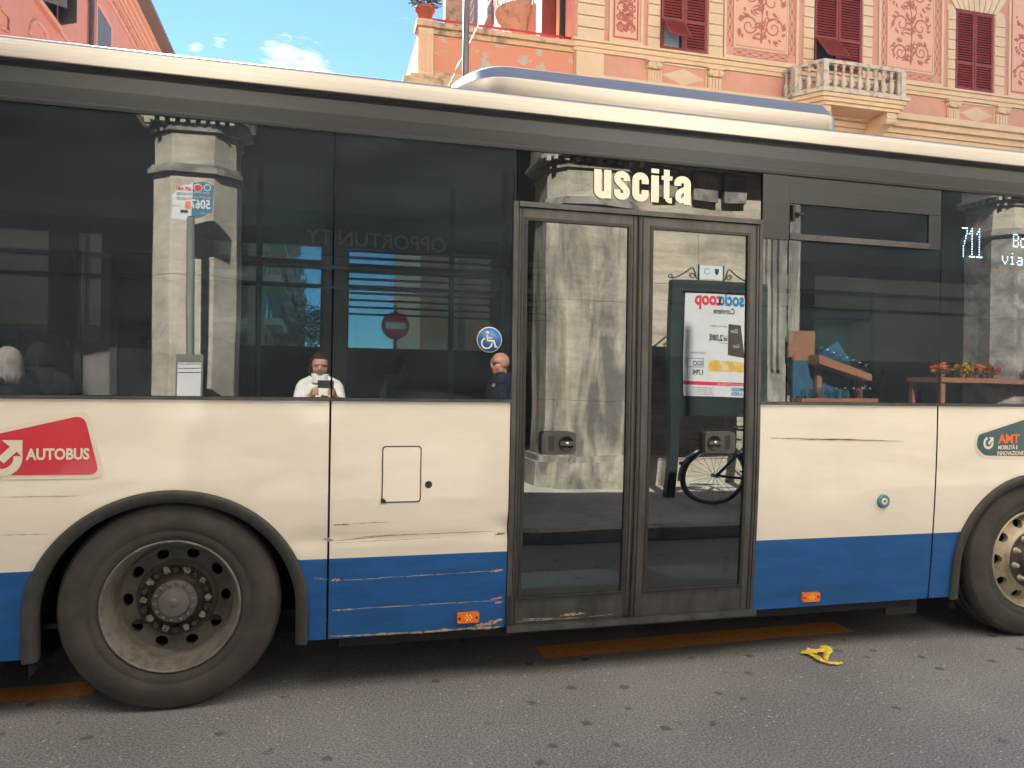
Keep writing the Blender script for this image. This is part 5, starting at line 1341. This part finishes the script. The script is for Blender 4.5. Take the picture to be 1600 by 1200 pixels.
# painted wall further right seen through the door and front windows
hb_ = thing('street_kiosk', 'pale green kiosk across the street seen through the bus windows', 'kiosk', (8.5, 9.5, 0))
MB().box(7.2, 10.2, 9.0, 10.4, 0, 2.9).build('kiosk_body', mat('pale green paint', (.25, .36, .30), .6), hb_)
MB().box(7.0, 10.4, 8.7, 10.5, 2.901, 3.1).build('kiosk_roof', mGREYG, hb_)
MB().box(7.5, 9.9, 8.97, 8.999, 1.1, 2.3).build('kiosk_window', mWIN, hb_)

# ================================================================== BEHIND THE CAMERA: arcade
arc = thing('arcade_building', 'cream house over a street arcade with dark shopfronts, mirrored in the bus', 'building', (2, -6.5, 0))
YA = -3.75
def arch_wall(openings, x0, x1, ztop_, yf, thick, m, mi_):
    """openings: (xa, xb, spring height)"""
    xs = [x0]
    for a, c_, s in openings:
        r = (c_ - a) / 2; xm = (a + c_) / 2; xs += [a] + [xm - r * math.cos(PI * i / 24) for i in range(1, 24)] + [c_]
    xs.append(x1); b = MB()
    def bot(x):
        for a, c_, s in openings:
            if a - 1e-6 <= x <= c_ + 1e-6: r = (c_ - a) / 2; return s + math.sqrt(max(0, r * r - (x - (a + c_) / 2) ** 2))
        return None
    for i in range(len(xs) - 1):
        xa, xb = xs[i], xs[i + 1]; mid = bot((xa + xb) / 2)
        za, zb = (bot(xa), bot(xb)) if mid is not None else (4.05, 4.05)
        b.add([(xa, yf, za), (xb, yf, zb), (xb, yf, ztop_), (xa, yf, ztop_)], [(3, 2, 1, 0)])
        b.add([(xa, yf, za), (xb, yf, zb), (xb, yf - thick, zb), (xa, yf - thick, za)], [(0, 1, 2, 3)])
        b.add([(xa, yf - thick, za), (xb, yf - thick, zb), (xb, yf - thick, 6.4), (xa, yf - thick, 6.4)], [(0, 1, 2, 3)])
    return b.build('arcade_wall', m, arc, fix=False)
OPN = [(-21.9, -18.7, 4.05), (-18.0, -14.8, 4.05), (-14.1, -10.9, 4.05), (-10.2, -7.0, 4.05), (-6.3, -1.75, 4.05), (-.70, 2.55, 4.05), (5.0, 8.40, 4.05), (9.3, 12.3, 4.05), (13.0, 16.2, 4.05), (16.9, 20.1, 4.05)]
arch_wall(OPN, -24, 22, 17, YA, .7, mPLAST, None)
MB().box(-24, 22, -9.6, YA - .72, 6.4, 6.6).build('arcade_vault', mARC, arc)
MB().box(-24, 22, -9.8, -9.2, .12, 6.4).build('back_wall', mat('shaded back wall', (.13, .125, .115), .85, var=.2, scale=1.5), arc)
MB().box(-24, 22, -14, -9.81, .12, 17).box(-24, 22, -9.8, YA - .01, 16.9, 17).build('upper_wall', mPLAST, arc)
MB().box(-24, 22, YA, YA + .14, 6.55, 6.80).box(-24, 22, YA, YA + .09, 10.9, 11.05).box(-24, 22, YA, YA + .5, 16.6, 17.05).build('string_course', mTRAV, arc)
for k_ in range(12):
    for z in (7.6, 11.9):
        x = -21.5 + k_ * 3.7
        MB().box(x - .55, x + .55, YA + .001, YA + .03, z, z + 2.1).build('window', mWIN, arc)
        for s in (-1, 1): MB().box(x + s * .86 - .28, x + s * .86 + .28, YA + .002, YA + .06, z, z + 2.1).build('shutter', mGREYG, arc)
# shopfronts
for x in (-5.2, -1.6, 2.0, 5.6, 9.2):
    MB().box(x - 1.5, x + 1.5, -9.2, -9.15, .5, 3.4).build('shop_window', mSHOP, arc)
    frame(arc, 'shop_frame', x - 1.6, x + 1.6, .4, 3.5, .1, -9.2, -9.12, mIRON)
MB().box(-1.9, 3.3, -9.2, -9.10, 3.62, 4.35).build('shop_fascia', mSIGNB, arc)
p0 = mir(690, 385, 9.09); 
text('fascia_lettering', 'OPPORTUNITY', .36, (2.05, -9.098, 3.80), mSIGNT, arc, face='+y', ext=.01, off=.004, xs=.95)
# pillars
def octa(cx, cy, r, rot=PI / 8): return [(cx + r * math.cos(rot + k_ * PI / 4), cy + r * math.sin(rot + k_ * PI / 4)) for k_ in range(8)]
def octs(cx, cy, hx, hy, ch): return [(cx - hx + ch, cy + hy), (cx - hx, cy + hy - ch), (cx - hx, cy - hy + ch), (cx - hx + ch, cy - hy), (cx + hx - ch, cy - hy), (cx + hx, cy - hy + ch), (cx + hx, cy + hy - ch), (cx + hx - ch, cy + hy)]
def pillar(x0, x1, yfront, depth, zring, ztop_, label, m, base=True):
    cx = (x0 + x1) / 2; hx = (x1 - x0) / 2; cy = yfront - depth / 2; hy = depth / 2; ch = .17
    t = thing('stone_pillar', label, 'pillar', (cx, cy, .12), 'pillars of the arcade')
    def ring(name, e, z0, z1, mm): MB().prismz(octs(cx, cy, hx + e, hy + e, ch + e * .4), z0, z1).build(name, mm, t)
    ring('plinth', .10, .12, .50, m); ring('base_moulding', .06, .501, .58, m)
    n = 3
    zs = [.581, 1.35, 2.45, zring - .03]
    for i in range(3): ring('shaft_block', 0.0, zs[i], zs[i + 1] - .004, m)
    ring('neck_moulding', .045, zring - .03, zring + .015, mCAP); ring('neck_moulding', .02, zring + .016, zring + .05, mCAP)
    ring('necking', -.01, zring + .051, zring + .34, mTRAVH)
    ring('capital_moulding', .02, zring + .341, zring + .37, mCAP); ring('capital_bell', .0, zring + .371, zring + .45, mCAP)
    # dentils
    Lx = 2 * hx
    for i in range(9):
        x = cx - hx + .03 + (Lx - .06) * i / 8
        MB().box(x - .02, x + .02, cy + hy + .001, cy + hy + .05, zring + .40, zring + .45).build('dentil', mTRAVH, t)
    for i in range(6):
        y = cy + hy - .03 - (2 * hy - .1) * i / 6
        MB().box(cx - hx - .05, cx - hx - .001, y - .04, y, zring + .40, zring + .45).build('dentil', mTRAVH, t)
    ring('capital_moulding', .06, zring + .451, zring + .48, mCAP); ring('abacus', .09, zring + .481, ztop_, mCAP)
    ring('impost', .04, ztop_ + .001, 4.20, m)
    return t
a = mir(231, 400, 3.35); c_ = mir(366, 400, 3.35)
pillar(a.x, c_.x, -3.35, .75, mir(290, 264, 3.35).z, mir(290, 182, 3.35).z, 'pale eight sided stone pillar behind the bus stop sign', mTRAV)
a = mir(862, 420, 4.0); c_ = mir(1000, 420, 4.0)
pillar(a.x, c_.x, -3.98, .85, mir(950, 318, 4.0).z, mir(950, 255, 4.0).z, 'stained stone pillar with heavy plinth beside the poster frame', mTRAVD)
a = mir(1533, 420, 4.0)
pillar(a.x + .30, a.x + 1.05, -3.95, .75, 3.55, 4.0, 'weathered pillar beyond the flower stall', mCAP)
pillar(-6.95, -6.3, -3.6, .75, 3.4, 3.9, 'plain pillar at the far end beyond the waiting people', mTRAV)
pillar(12.35, 13.0, -3.6, .75, 3.4, 3.9, 'plain pillar two bays past the flower stall', mTRAV)
# solid pier with pilaster next to the second pillar
c2x = mir(990, 420, 4.05).x
pier = thing('wall_pier', 'broad travertine pier carrying a fluted pilaster behind the poster frame', 'wall', ((c2x + 5) / 2, -4.4, .12))
zj = [.50, 1.15, 1.9, 2.65, 3.3]
xs_ = c2x + .01; xe_ = mir(1196, 420, 4.1).x
MB().box(c2x, xe_ + .02, -4.9, -4.12, .12, .49).box(c2x - .0, xe_ + .02, -4.9, -4.10, .491, .55).build('plinth', mTRAV, pier)
for i in range(5):
    z0 = (.551, 1.2, 1.95, 2.7, 3.35)[i]; z1 = (1.2, 1.95, 2.7, 3.35, 4.05)[i]
    if i % 2: MB().box(xs_, (xs_ + xe_) / 2 - .003, -4.9, -4.16, z0, z1 - .005).build('stone_block', mTRAVH, pier); MB().box((xs_ + xe_) / 2 + .003, xe_, -4.9, -4.165, z0, z1 - .005).build('stone_block', mTRAVH, pier)
    else: MB().box(xs_, xe_, -4.9, -4.16, z0, z1 - .005).build('stone_block', mTRAVH, pier)
# carved frieze pieces at the top
for i, px in enumerate((1040, 1105, 1150)):
    q = mir(px, 290, 4.1); MB().box(q.x - .16, q.x + .13, -4.159, -4.08, 3.66, 3.98, c=.03).build('carved_block', mCAP, pier)
q = mir(1075, 318, 4.1); MB().box(xs_, xe_ - .3, -4.159, -4.10, 3.44, 3.50).build('frieze_moulding', mCAP, pier)
MB().box(xs_, xe_ + .02, -4.159, -4.03, 3.99, 4.10).build('frieze_moulding', mCAP, pier)
fx0, fx1 = mir(1197, 420, 4.05).x, mir(1226, 420, 4.05).x
fx0 += .02
MB().box(fx0, fx1 + .25, -4.9, -4.12, .12, 4.05).build('pilaster_back', mTRAVD, pier)
for i in range(3):
    w = (fx1 - fx0) / 3; MB().box(fx0 + i * w + .02, fx0 + (i + 1) * w - .02, -4.119, -4.07, 1.75, 3.30).build('pilaster_rib', mTRAVD, pier)
for z0, z1, e in ((1.30, 1.45, .05), (1.451, 1.6, .03), (1.601, 1.70, .0), (3.36, 3.5, .03)): MB().box(fx0 - e * .2, fx1 + e, -4.119, -4.05 + e, z0, z1).build('pilaster_moulding', mTRAVD, pier)

# bus stop sign: pole, folded sign head, timetable
d_ = 3.02
ph_ = mir(299, 345, d_)
st = thing('bus_stop_sign', 'bus stop pole with a white and teal sign numbered 5067 and a timetable case', 'bus stop sign', (ph_.x, -d_, .12))
MB().tube([(ph_.x, -d_, .12), (ph_.x, -d_, ph_.z + .02)], .033, 14).build('pole', mGREYG, st)
MB().tube([(ph_.x, -d_, ph_.z - .06), (ph_.x, -d_, ph_.z + .03)], .028, 14).build('pole_sleeve', mCHROME, st)
def spt(px, py): q = mir(px, py, d_); return (q.x, q.z)
MB().prism([spt(268, 342), spt(269, 305), spt(283, 291), spt(302, 286), spt(299, 342), spt(290, 345)], -d_ - .012, -d_).build('sign_plate', mSIGNW, st)
MB().prism([spt(302.3, 286), spt(318, 284), spt(335, 290), spt(332, 332), spt(312, 341), spt(300, 341)], -d_ - .0125, -d_ + .001).build('sign_plate', mSIGNTE, st)
q = spt(329, 327); text('lettering', '5067', .10, (mir(331, 327, d_).x, -d_ + .004, q[1]), mSIGNW, st, face='+y', off=.002, xs=.70) if False else None
def stx(s, px, py, size, m, xs=.8, off=.0, px_end=None):
    # the text is read by someone facing it, so its first letter lies towards +x
    q = mir(px, py, d_); return text('lettering', s, size, (q.x, -d_ + .0035, q.z), m, st, face='+y', xs=xs, off=off, ext=.0004)
stx('5067', 330, 328, .105, mSIGNW, .76, .003); stx('BUS STOP CODE', 330, 312, .027, mSIGNW, .72); stx('CODICE FERMATA', 330, 305, .027, mSIGNW, .72); stx('A PIACERE', 326, 336, .016, mSIGNW, .8)
stx('APP AMT', 300, 299, .045, mPR, .72, .001)
for i, py in enumerate((303.5, 306, 311, 313.5)): stx('scarica e acquista il biglietto', 299.5, py, .013, mPK, .82)
stx('www.amt', 281, 323, .020, mORL, .8)
q = mir(294, 321, d_); MB().box(q.x - .022, q.x + .022, -d_ + .002, -d_ + .004, q.z - .03, q.z + .03).build('red_label', mORL, st)
q = mir(288, 331, d_); MB().box(q.x - .03, q.x + .03, -d_ + .002, -d_ + .004, q.z - .012, q.z + .012).build('dark_label', mPK, st)
q = mir(310, 294, d_); MB().lathe([(0, .004), (.033, .003), (.036, .0)], (q.x, -d_ + .001, q.z), n=20).build('round_emblem', mSIGNW, st); MB().lathe([(0, .006), (.028, .005)], (q.x, -d_ + .001, q.z), n=20).build('round_emblem', mPR, st)
q = mir(325, 294, d_); MB().lathe([(.030, .003), (.022, .0035)], (q.x, -d_ + .001, q.z), n=20).build('round_emblem', mSIGNW, st)
a = mir(275, 553, d_); c_ = mir(318, 622, d_)
MB().box(a.x, c_.x, -d_ + .034, -d_ + .05, c_.z - .25, a.z).build('timetable_case', mGREYG, st)
MB().box(a.x + .015, c_.x - .015, -d_ + .051, -d_ + .053, c_.z - .24, a.z - .07).build('timetable_sheet', mPAPER, st)
for i in range(3): MB().box(a.x + .02, c_.x - .02, -d_ + .0532, -d_ + .0542, a.z - .085 - i * .035, a.z - .079 - i * .035).build('printed_line', mPK, st)

# poster frame on legs
DP = 3.3
a = mir(1050, 445, DP); c_ = mir(1197, 445, DP)
fr = thing('poster_frame', 'dark green standing advertising frame with scrolled iron top and a supermarket poster', 'notice board', ((a.x + c_.x) / 2, -DP, .12))
fx0, fx1 = a.x, c_.x; fz0, fz1 = 1.37, mir(1100, 440, DP).z
MB().box(fx0, fx0 + .10, -DP - .05, -DP + .04, .12, fz1).box(fx1 - .10, fx1, -DP - .05, -DP + .04, .12, fz1).build('leg', mFRG, fr)
MB().box(fx0 + .10, fx1 - .10, -DP - .049, -DP + .039, fz1 - .12, fz1).build('top_rail', mFRG, fr)
MB().box(fx0 + .10, fx1 - .10, -DP - .049, -DP + .039, 1.18, 1.42).build('bottom_rail', mFRG, fr)
MB().box(fx0 + .101, fx1 - .101, -DP - .03, -DP + .01, 1.42, fz1 - .12).build('backing', mFRG, fr)
pa = mir(1072, 458, DP - .02); pb = mir(1171, 458, DP - .02); pc_ = mir(1110, 617, DP - .02)
pt, pbm = pa.z, 1.44
X0, X1 = pa.x, pa.x + .72 * (fx1 - fx0) * .98
X1 = min(X1, fx1 - .13)
yP = -DP + .012
MB().box(X0, X1, yP, yP + .003, pbm, pt).build('poster', mPAPER, fr)
HP = pt - pbm; WP = X1 - X0
def ptx(s, u, v, size, m, xs=.8, off=0., dy=0, shear=0):    # u from the reader's left (+x side), v from the top
    return text('poster_print', s, size, (X1 - u * WP, yP + .0045 + dy, pt - v * HP), m, fr, face='+y', ext=.0004, xs=xs, off=off, shear=shear)
ptx('socio', .10, .115, .17 * WP / .7, mPB, .78, .007); ptx('coop', .455, .115, .17 * WP / .7, mPR, .82, .007)
ptx('Conviene', .24, .20, .085, mPK, .80, .002)
ptx('AFFETTATI A PEZZI', .36, .34, .026, mPK, .9); ptx('2,08€', .44, .475, .085, mPK, .80, .003); ptx('30%', .36, .475, .05, mPK, .6, .002)
frame(fr, 'poster_print', X1 - .47 * WP + .10 * 0, X1 - .345 * WP, pt - .50 * HP, pt - .425 * HP, .004, yP + .0031, yP + .0045, mPK)
ptx('ACQUISTI PRATICI', .70, .60, .022, mPK, .9)
frame(fr, 'poster_print', X1 - .95 * WP, X1 - .72 * WP, pt - .72 * HP, pt - .64 * HP, .005, yP + .0031, yP + .0045, mSIGNTE)
ptx('SOCI', .735, .705, .06, mSIGNTE, .75, .002); ptx('1,79€', .72, .785, .062, mPK, .8, .002)
MB().prism([(X1 - .10 * WP, pt - .62 * HP), (X1 - .36 * WP, pt - .60 * HP), (X1 - .34 * WP, pt - .30 * HP), (X1 - .15 * WP, pt - .31 * HP)], yP + .003, yP + .0042).build('poster_picture', mat('chocolate pack', (.07, .05, .045), .6), fr)
ptx('Gran', .19, .39, .06, mPAPER, .7, 0, .001, .3); ptx('Cacao', .17, .53, .045, mPAPER, .7, 0, .001, .3)
MB().prism([(X1 - .02 * WP, pt - .75 * HP), (X1 - .66 * WP, pt - .75 * HP), (X1 - .66 * WP, pt - .65 * HP), (X1 - .02 * WP, pt - .66 * HP)], yP + .003, yP + .0041).build('poster_picture', mPY, fr)
MB().box(X0, X1, yP + .003, yP + .0043, pt - .885 * HP, pt - .85 * HP).build('poster_band', mPR, fr)
ptx('DAL 2 AL 15 OTTOBRE 2025', .12, .88, .030, mPAPER, .85, 0, .001)
ptx('DOMICILIO', .04, .935, .050, mPB, .8, .002); ptx('ALLA SPESA', .04, .98, .050, mPB, .8, .002)
for i in range(4): ptx('Fai la spesa in negozio e la portiamo a casa', .58, .915 + i * .022, .016, mPK, .8)
b = MB(); b.lathe([(0, 0), (.075, 0)], (X1 - .005, yP + .0041, pt - .002), n=24, a0=PI, a1=1.5 * PI); b.build('poster_corner', mPR, fr)
# header card with two emblems and iron scrolls
ha = mir(1093, 416, DP); hb2 = mir(1131, 416, DP)
MB().box(ha.x, hb2.x, -DP - .01, -DP + .005, fz1 + .02, ha.z + .02).build('header_card', mSIGNW, fr)
hw_ = hb2.x - ha.x; zc_ = (fz1 + ha.z) / 2 + .03
MB().lathe([(.036, 0), (.029, 0)], (ha.x + hw_ * .30, -DP + .007, zc_), n=24, a0=.6, a1=5.9).build('card_emblem', mPB, fr)
b = MB(); b.prism([(ha.x + hw_ * .72 + x, zc_ + z) for x, z in ((-.025, .035), (.025, .035), (.025, -.01), (0, -.042), (-.025, -.01))], -DP + .0052, -DP + .007); b.build('card_crest', mPK, fr)
for s, xb_ in ((-1, ha.x - .012), (1, hb2.x + .012)):
    b = MB(); b.tube([(xb_, -DP, fz1), (xb_, -DP, ha.z + .03)], .009, 6)
    pts = [(xb_ + s * (.02 + .26 * t), -DP, fz1 + .18 * (1 - t) ** 1.4 * math.sin(min(1, t * 4) * PI / 2) + .02) for t in [i / 14 for i in range(15)]]
    b.tube(pts, .008, 6)
    b.tube([(xb_ + s * (.07 + .035 * (1 - t * .6) * math.cos(5 * t * PI / 2)), -DP, fz1 + .05 + .035 * (1 - t * .6) * math.sin(5 * t * PI / 2)) for t in [i / 16 for i in range(17)]], .006, 6)
    b.tube([(xb_ + s * (.30 + .03 * (1 - t * .6) * math.cos(PI + 5 * t * PI / 2)), -DP, fz1 + .045 + .03 * (1 - t * .6) * math.sin(PI + 5 * t * PI / 2)) for t in [i / 16 for i in range(17)]], .006, 6)
    b.build('iron_scroll', mIRON, fr)

# bicycle leaning in front of the frame
bk = thing('bicycle', 'parked bicycle with black saddle and mudguards beside the poster frame', 'bicycle', (4.3, -2.85, .12))
def bwheel(cx, cy, cz, r):
    w = sub('wheel', bk, (cx, cy, cz))
    MB().tube([(cx + r * math.cos(2 * PI * i / 40), cy, cz + r * math.sin(2 * PI * i / 40)) for i in range(41)], .019, 8, caps=False).build('tyre', mRUB, w)
    MB().tube([(cx + (r - .03) * math.cos(2 * PI * i / 40), cy, cz + (r - .03) * math.sin(2 * PI * i / 40)) for i in range(41)], .010, 6, caps=False).build('rim', mCHROME, w)
    MB().tube([(cx, cy - .04, cz), (cx, cy + .04, cz)], .02, 10).build('hub', mCHROME, w)
    src = MB().tube([(0, 0, .01), (0, 0, r - .03)], .0022, 4)
    for i in range(24):
        a = 2 * PI * i / 24; MB().tube([(cx, cy + (.02 if i % 2 else -.02), cz), (cx + (r - .03) * math.cos(a), cy, cz + (r - .03) * math.sin(a))], .002, 4).build('spoke', mCHROME, w)
wx1, wy1, wz1 = 3.72, -2.85, .475
bwheel(wx1, wy1, wz1, .335); bwheel(wx1 + 1.06, wy1, wz1, .335)
MB().tube([(wx1 + .362 * math.cos(R(a)), wy1, wz1 + .362 * math.sin(R(a))) for a in range(20, 200, 12)], .020, 8).build('mudguard', mCHROME, bk)
MB().tube([(wx1 + 1.06 + .362 * math.cos(R(a)), wy1, wz1 + .362 * math.sin(R(a))) for a in range(10, 160, 12)], .020, 8).build('mudguard', mBLACK, bk)
b = MB(); sd_ = (wx1 + .33, wy1, 1.00); bb = (wx1 + .44, wy1, .41); hd_ = (wx1 + .86, wy1, .95); 
for p_ in ([sd_, bb], [bb, (wx1, wy1, wz1)], [(wx1 + .35, wy1, .88), (wx1, wy1 + .03, wz1)], [(wx1 + .36, wy1, .86), (hd_[0], wy1, .88)], [bb, (hd_[0], wy1, .82)], [(wx1 + .84, wy1, 1.02), (wx1 + .90, wy1, .78), (wx1 + 1.06, wy1 + .03, wz1)]): b.tube(p_, .016, 8)
b.build('frame', mat('dark bicycle paint', (.05, .055, .06), .3, coat=.6), bk)
b = MB(); blob(b, (sd_[0] - .06, wy1, 1.05), .10, (1.3, .85, .36), 16); blob(b, (sd_[0] + .08, wy1, 1.05), .06, (1.8, .5, .4), 12); b.build('saddle', mBLACK, bk)
MB().tube([(wx1 + .84, wy1, 1.02), (wx1 + .83, wy1, 1.12)], .014, 8).tube([(wx1 + .72, wy1 + .27, 1.13), (wx1 + .83, wy1 + .1, 1.14), (wx1 + .83, wy1 - .1, 1.14), (wx1 + .72, wy1 - .27, 1.13)], .013, 8).build('handlebar', mCHROME, bk)
MB().lathe([(.09, -.01), (.095, 0), (.09, .01), (.02, .01)], bb, n=24).build('chainring', mIRON, bk)
MB().tube([(bb[0], wy1 + .05, bb[2]), (bb[0] + .14, wy1 + .06, bb[2] - .10)], .011, 6).tube([(bb[0], wy1 - .05, bb[2]), (bb[0] - .14, wy1 - .06, bb[2] + .10)], .011, 6).build('crank', mCHROME, bk)
MB().box(wx1 - .22, wx1 + .22, wy1 - .07, wy1 + .07, .90, .915).build('rear_rack', mIRON, bk)
MB().lathe([(0, -.02), (.022, -.02), (.025, .02)], (wx1 - .35, wy1, wz1 + .16), n=12).build('tail_reflector', mPR, bk)
# flower stall seen in the window right of the door
def stall(x0, x1, y0, y1, z, label, seed):
    t = thing('market_table', label, 'table', ((x0 + x1) / 2, (y0 + y1) / 2, .12), 'wooden market tables under the arcade')
    MB().box(x0, x1, y0, y1, z - .06, z).build('tabletop', mWOOD, t)
    for x in (x0 + .05, x1 - .05):
        for y in (y0 + .05, y1 - .05): MB().box(x - .03, x + .03, y - .03, y + .03, .12, z - .061).build('leg', mWOOD, t)
    return t
q = mir(1456, 590, 3.9); stall(q.x, q.x + 2.1, -4.3, -3.75, q.z, 'long orange wood table heaped with colourful flower posies', 1)
rnd = random.Random(5)
ORD = ['nearest', 'second', 'third', 'fourth', 'fifth', 'sixth', 'seventh', 'eighth', 'ninth', 'tenth', 'eleventh', 'twelfth', 'thirteenth', 'fourteenth', 'fifteenth', 'sixteenth']
for i in range(16):
    x = q.x + .1 + 1.9 * (i + rnd.uniform(.1, .9)) / 16; y = -4.25 + .45 * rnd.random(); z = q.z; m = rnd.choice(mFLOW)
    po = thing('flower_posy', '%s posy in a pot, %s from the door end of the long wooden table' % (m.name.split()[1], ORD[i]), 'posy', (x, y, z), 'posies on the flower table')
    MB().lathe([(0, 0), (.025, 0), (.035, .05), (0, .05)], (x, y, z), axis='z', n=8).build('pot', mTERR, po)
    b = MB(); tuft(b, x, y, z + .11, .11, 90, .026, i + 30); b.build('petals', m, po, fix=False)
    b = MB(); tuft(b, x, y, z + .07, .10, 50, .026, i + 80); b.build('leaves', mLEAF, po, fix=False)
q = mir(1285, 600, 3.9); x0, x1 = mir(1243, 600, 3.9).x, mir(1342, 600, 3.9).x
sh = thing('display_stand', 'orange wood display stand with sloping shelf and blue boards', 'display stand', ((x0 + x1) / 2, -4.0, .12))
for x in (x0 + .32, x1): MB().box(x - .035, x + .035, -3.95, -3.88, .12, 1.74).build('post', mWOOD, sh)
MB().prism([(x0 + .2, 1.82), (x1 + .04, 1.62), (x1 + .04, 1.70), (x0 + .2, 1.92)], -3.94, -3.74).build('shelf', mWOOD, sh)
MB().box(x0, x0 + .28, -3.99, -3.95, 1.2, 1.86).build('blue_board', mBBOARD, sh); MB().prism([(x0 + .40, 1.2), (x1 - .08, 1.2), (x1 - .08, 1.86), (x0 + .62, 2.08), (x0 + .40, 1.95)], -4.00, -3.96).build('blue_board', mBBOARD, sh)
MB().prism([(x0, 1.861)] + [(x0 + .14 - .14 * math.cos(PI * i / 10), 1.865 + .12 * math.sin(PI * i / 10)) for i in range(11)] + [(x0 + .28, 1.861)], -3.99, -3.95).build('header_board', mWOOD, sh)
MB().box(x0 - .02, x0 + .34, -4.04, -4.02, 1.9, 2.2).build('back_board', mWOOD, sh)
for i in range(9):
    x = x0 + .04 + i * .11; g_ = thing('glass_jar', 'small clear glass jar, %s from the door in the row on the low shelf' % ORD[i], 'jar', (x, -3.8, 1.42), 'jars along the display stand')
    MB().lathe([(0, 0), (.035, 0), (.038, .07), (.025, .095), (.025, .11)], (x, -3.8, 1.42), axis='z', n=10).build('glass', mGLF, g_); MB().lathe([(.027, .11), (.027, .125), (0, .125)], (x, -3.8, 1.42), axis='z', n=10).build('lid', mCHROME, g_)
for i in range(8):
    x = x0 + .30 + i * .085; z = 1.925 - (x - x0 - .2) * .2 / max(.1, (x1 + .04 - x0 - .2)) * 1.1
    g_ = thing('glass_jar', 'small clear glass jar, %s from the door on the sloping upper shelf' % ORD[i], 'jar', (x, -3.84, z), 'jars along the display stand')
    MB().lathe([(0, 0), (.032, 0), (.034, .06), (.020, .085), (.020, .10)], (x, -3.84, z), axis='z', n=10).build('glass', mGLF, g_); MB().lathe([(.023, .10), (.023, .115), (0, .115)], (x, -3.84, z), axis='z', n=10).build('lid', mCHROME, g_)
MB_sh = MB().box(x0 - .05, x1 + .1, -3.9, -3.7, 1.36, 1.419).build('lower_shelf', mWOOD, sh)

# yellow scrap of tape on the road
def gp(px, py, z=0.0):
    r = CR @ Vector((px - 800, 600 - py, -FOC)); q = CAM + r * ((z - CAM.z) / r.z); return q
lt = MB()
def strip(pts, w, hs):
    pts = [gp(*p_) for p_ in pts]; n = 6; P2 = []
    for i in range(len(pts) - 1):
        for k_ in range(n): P2.append((pts[i].lerp(pts[i + 1], k_ / n), w[i] + (w[i + 1] - w[i]) * k_ / n, hs[i] + (hs[i + 1] - hs[i]) * k_ / n))
    P2.append((pts[-1], w[-1], hs[-1])); vs = []
    for i, (p_, ww, hh) in enumerate(P2):
        t = (P2[min(i + 1, len(P2) - 1)][0] - P2[max(i - 1, 0)][0]); t.z = 0; t.normalize(); nn = Vector((-t.y, t.x, 0))
        j = random.uniform(-.003, .003)
        vs += [p_ + nn * ww / 2 + Vector((0, 0, hh + random.uniform(0, .008))), p_ + Vector((j, j, hh + .010 + random.uniform(0, .006))), p_ - nn * ww / 2 + Vector((0, 0, hh + random.uniform(0, .006)))]
    f = []
    for i in range(len(P2) - 1): f += [(3 * i, 3 * i + 3, 3 * i + 4, 3 * i + 1), (3 * i + 1, 3 * i + 4, 3 * i + 5, 3 * i + 2)]
    lt.add(vs, f)
strip([(1253, 1022), (1258, 1024), (1266, 1021), (1278, 1024)], [.02, .045, .03, .03], [.004, .012, .01, .01])
strip([(1262, 1018), (1275, 1022), (1287, 1021), (1294, 1020)], [.03, .035, .05, .05], [.01, .012, .018, .014])
strip([(1284, 1020), (1290, 1019), (1294, 1022), (1291, 1028), (1290, 1036)], [.04, .06, .05, .03, .02], [.02, .028, .02, .012, .006])
strip([(1262, 1023), (1272, 1029), (1284, 1036), (1292, 1038)], [.02, .035, .035, .02], [.01, .014, .012, .006])
strip([(1288, 1035), (1297, 1040), (1306, 1040), (1317, 1039)], [.02, .025, .018, .006], [.004, .010, .008, .004])
tag(lt.build('tape_scrap', mYTAPE), 'crumpled scrap of yellow tape lying on the asphalt beside the bus', 'litter')
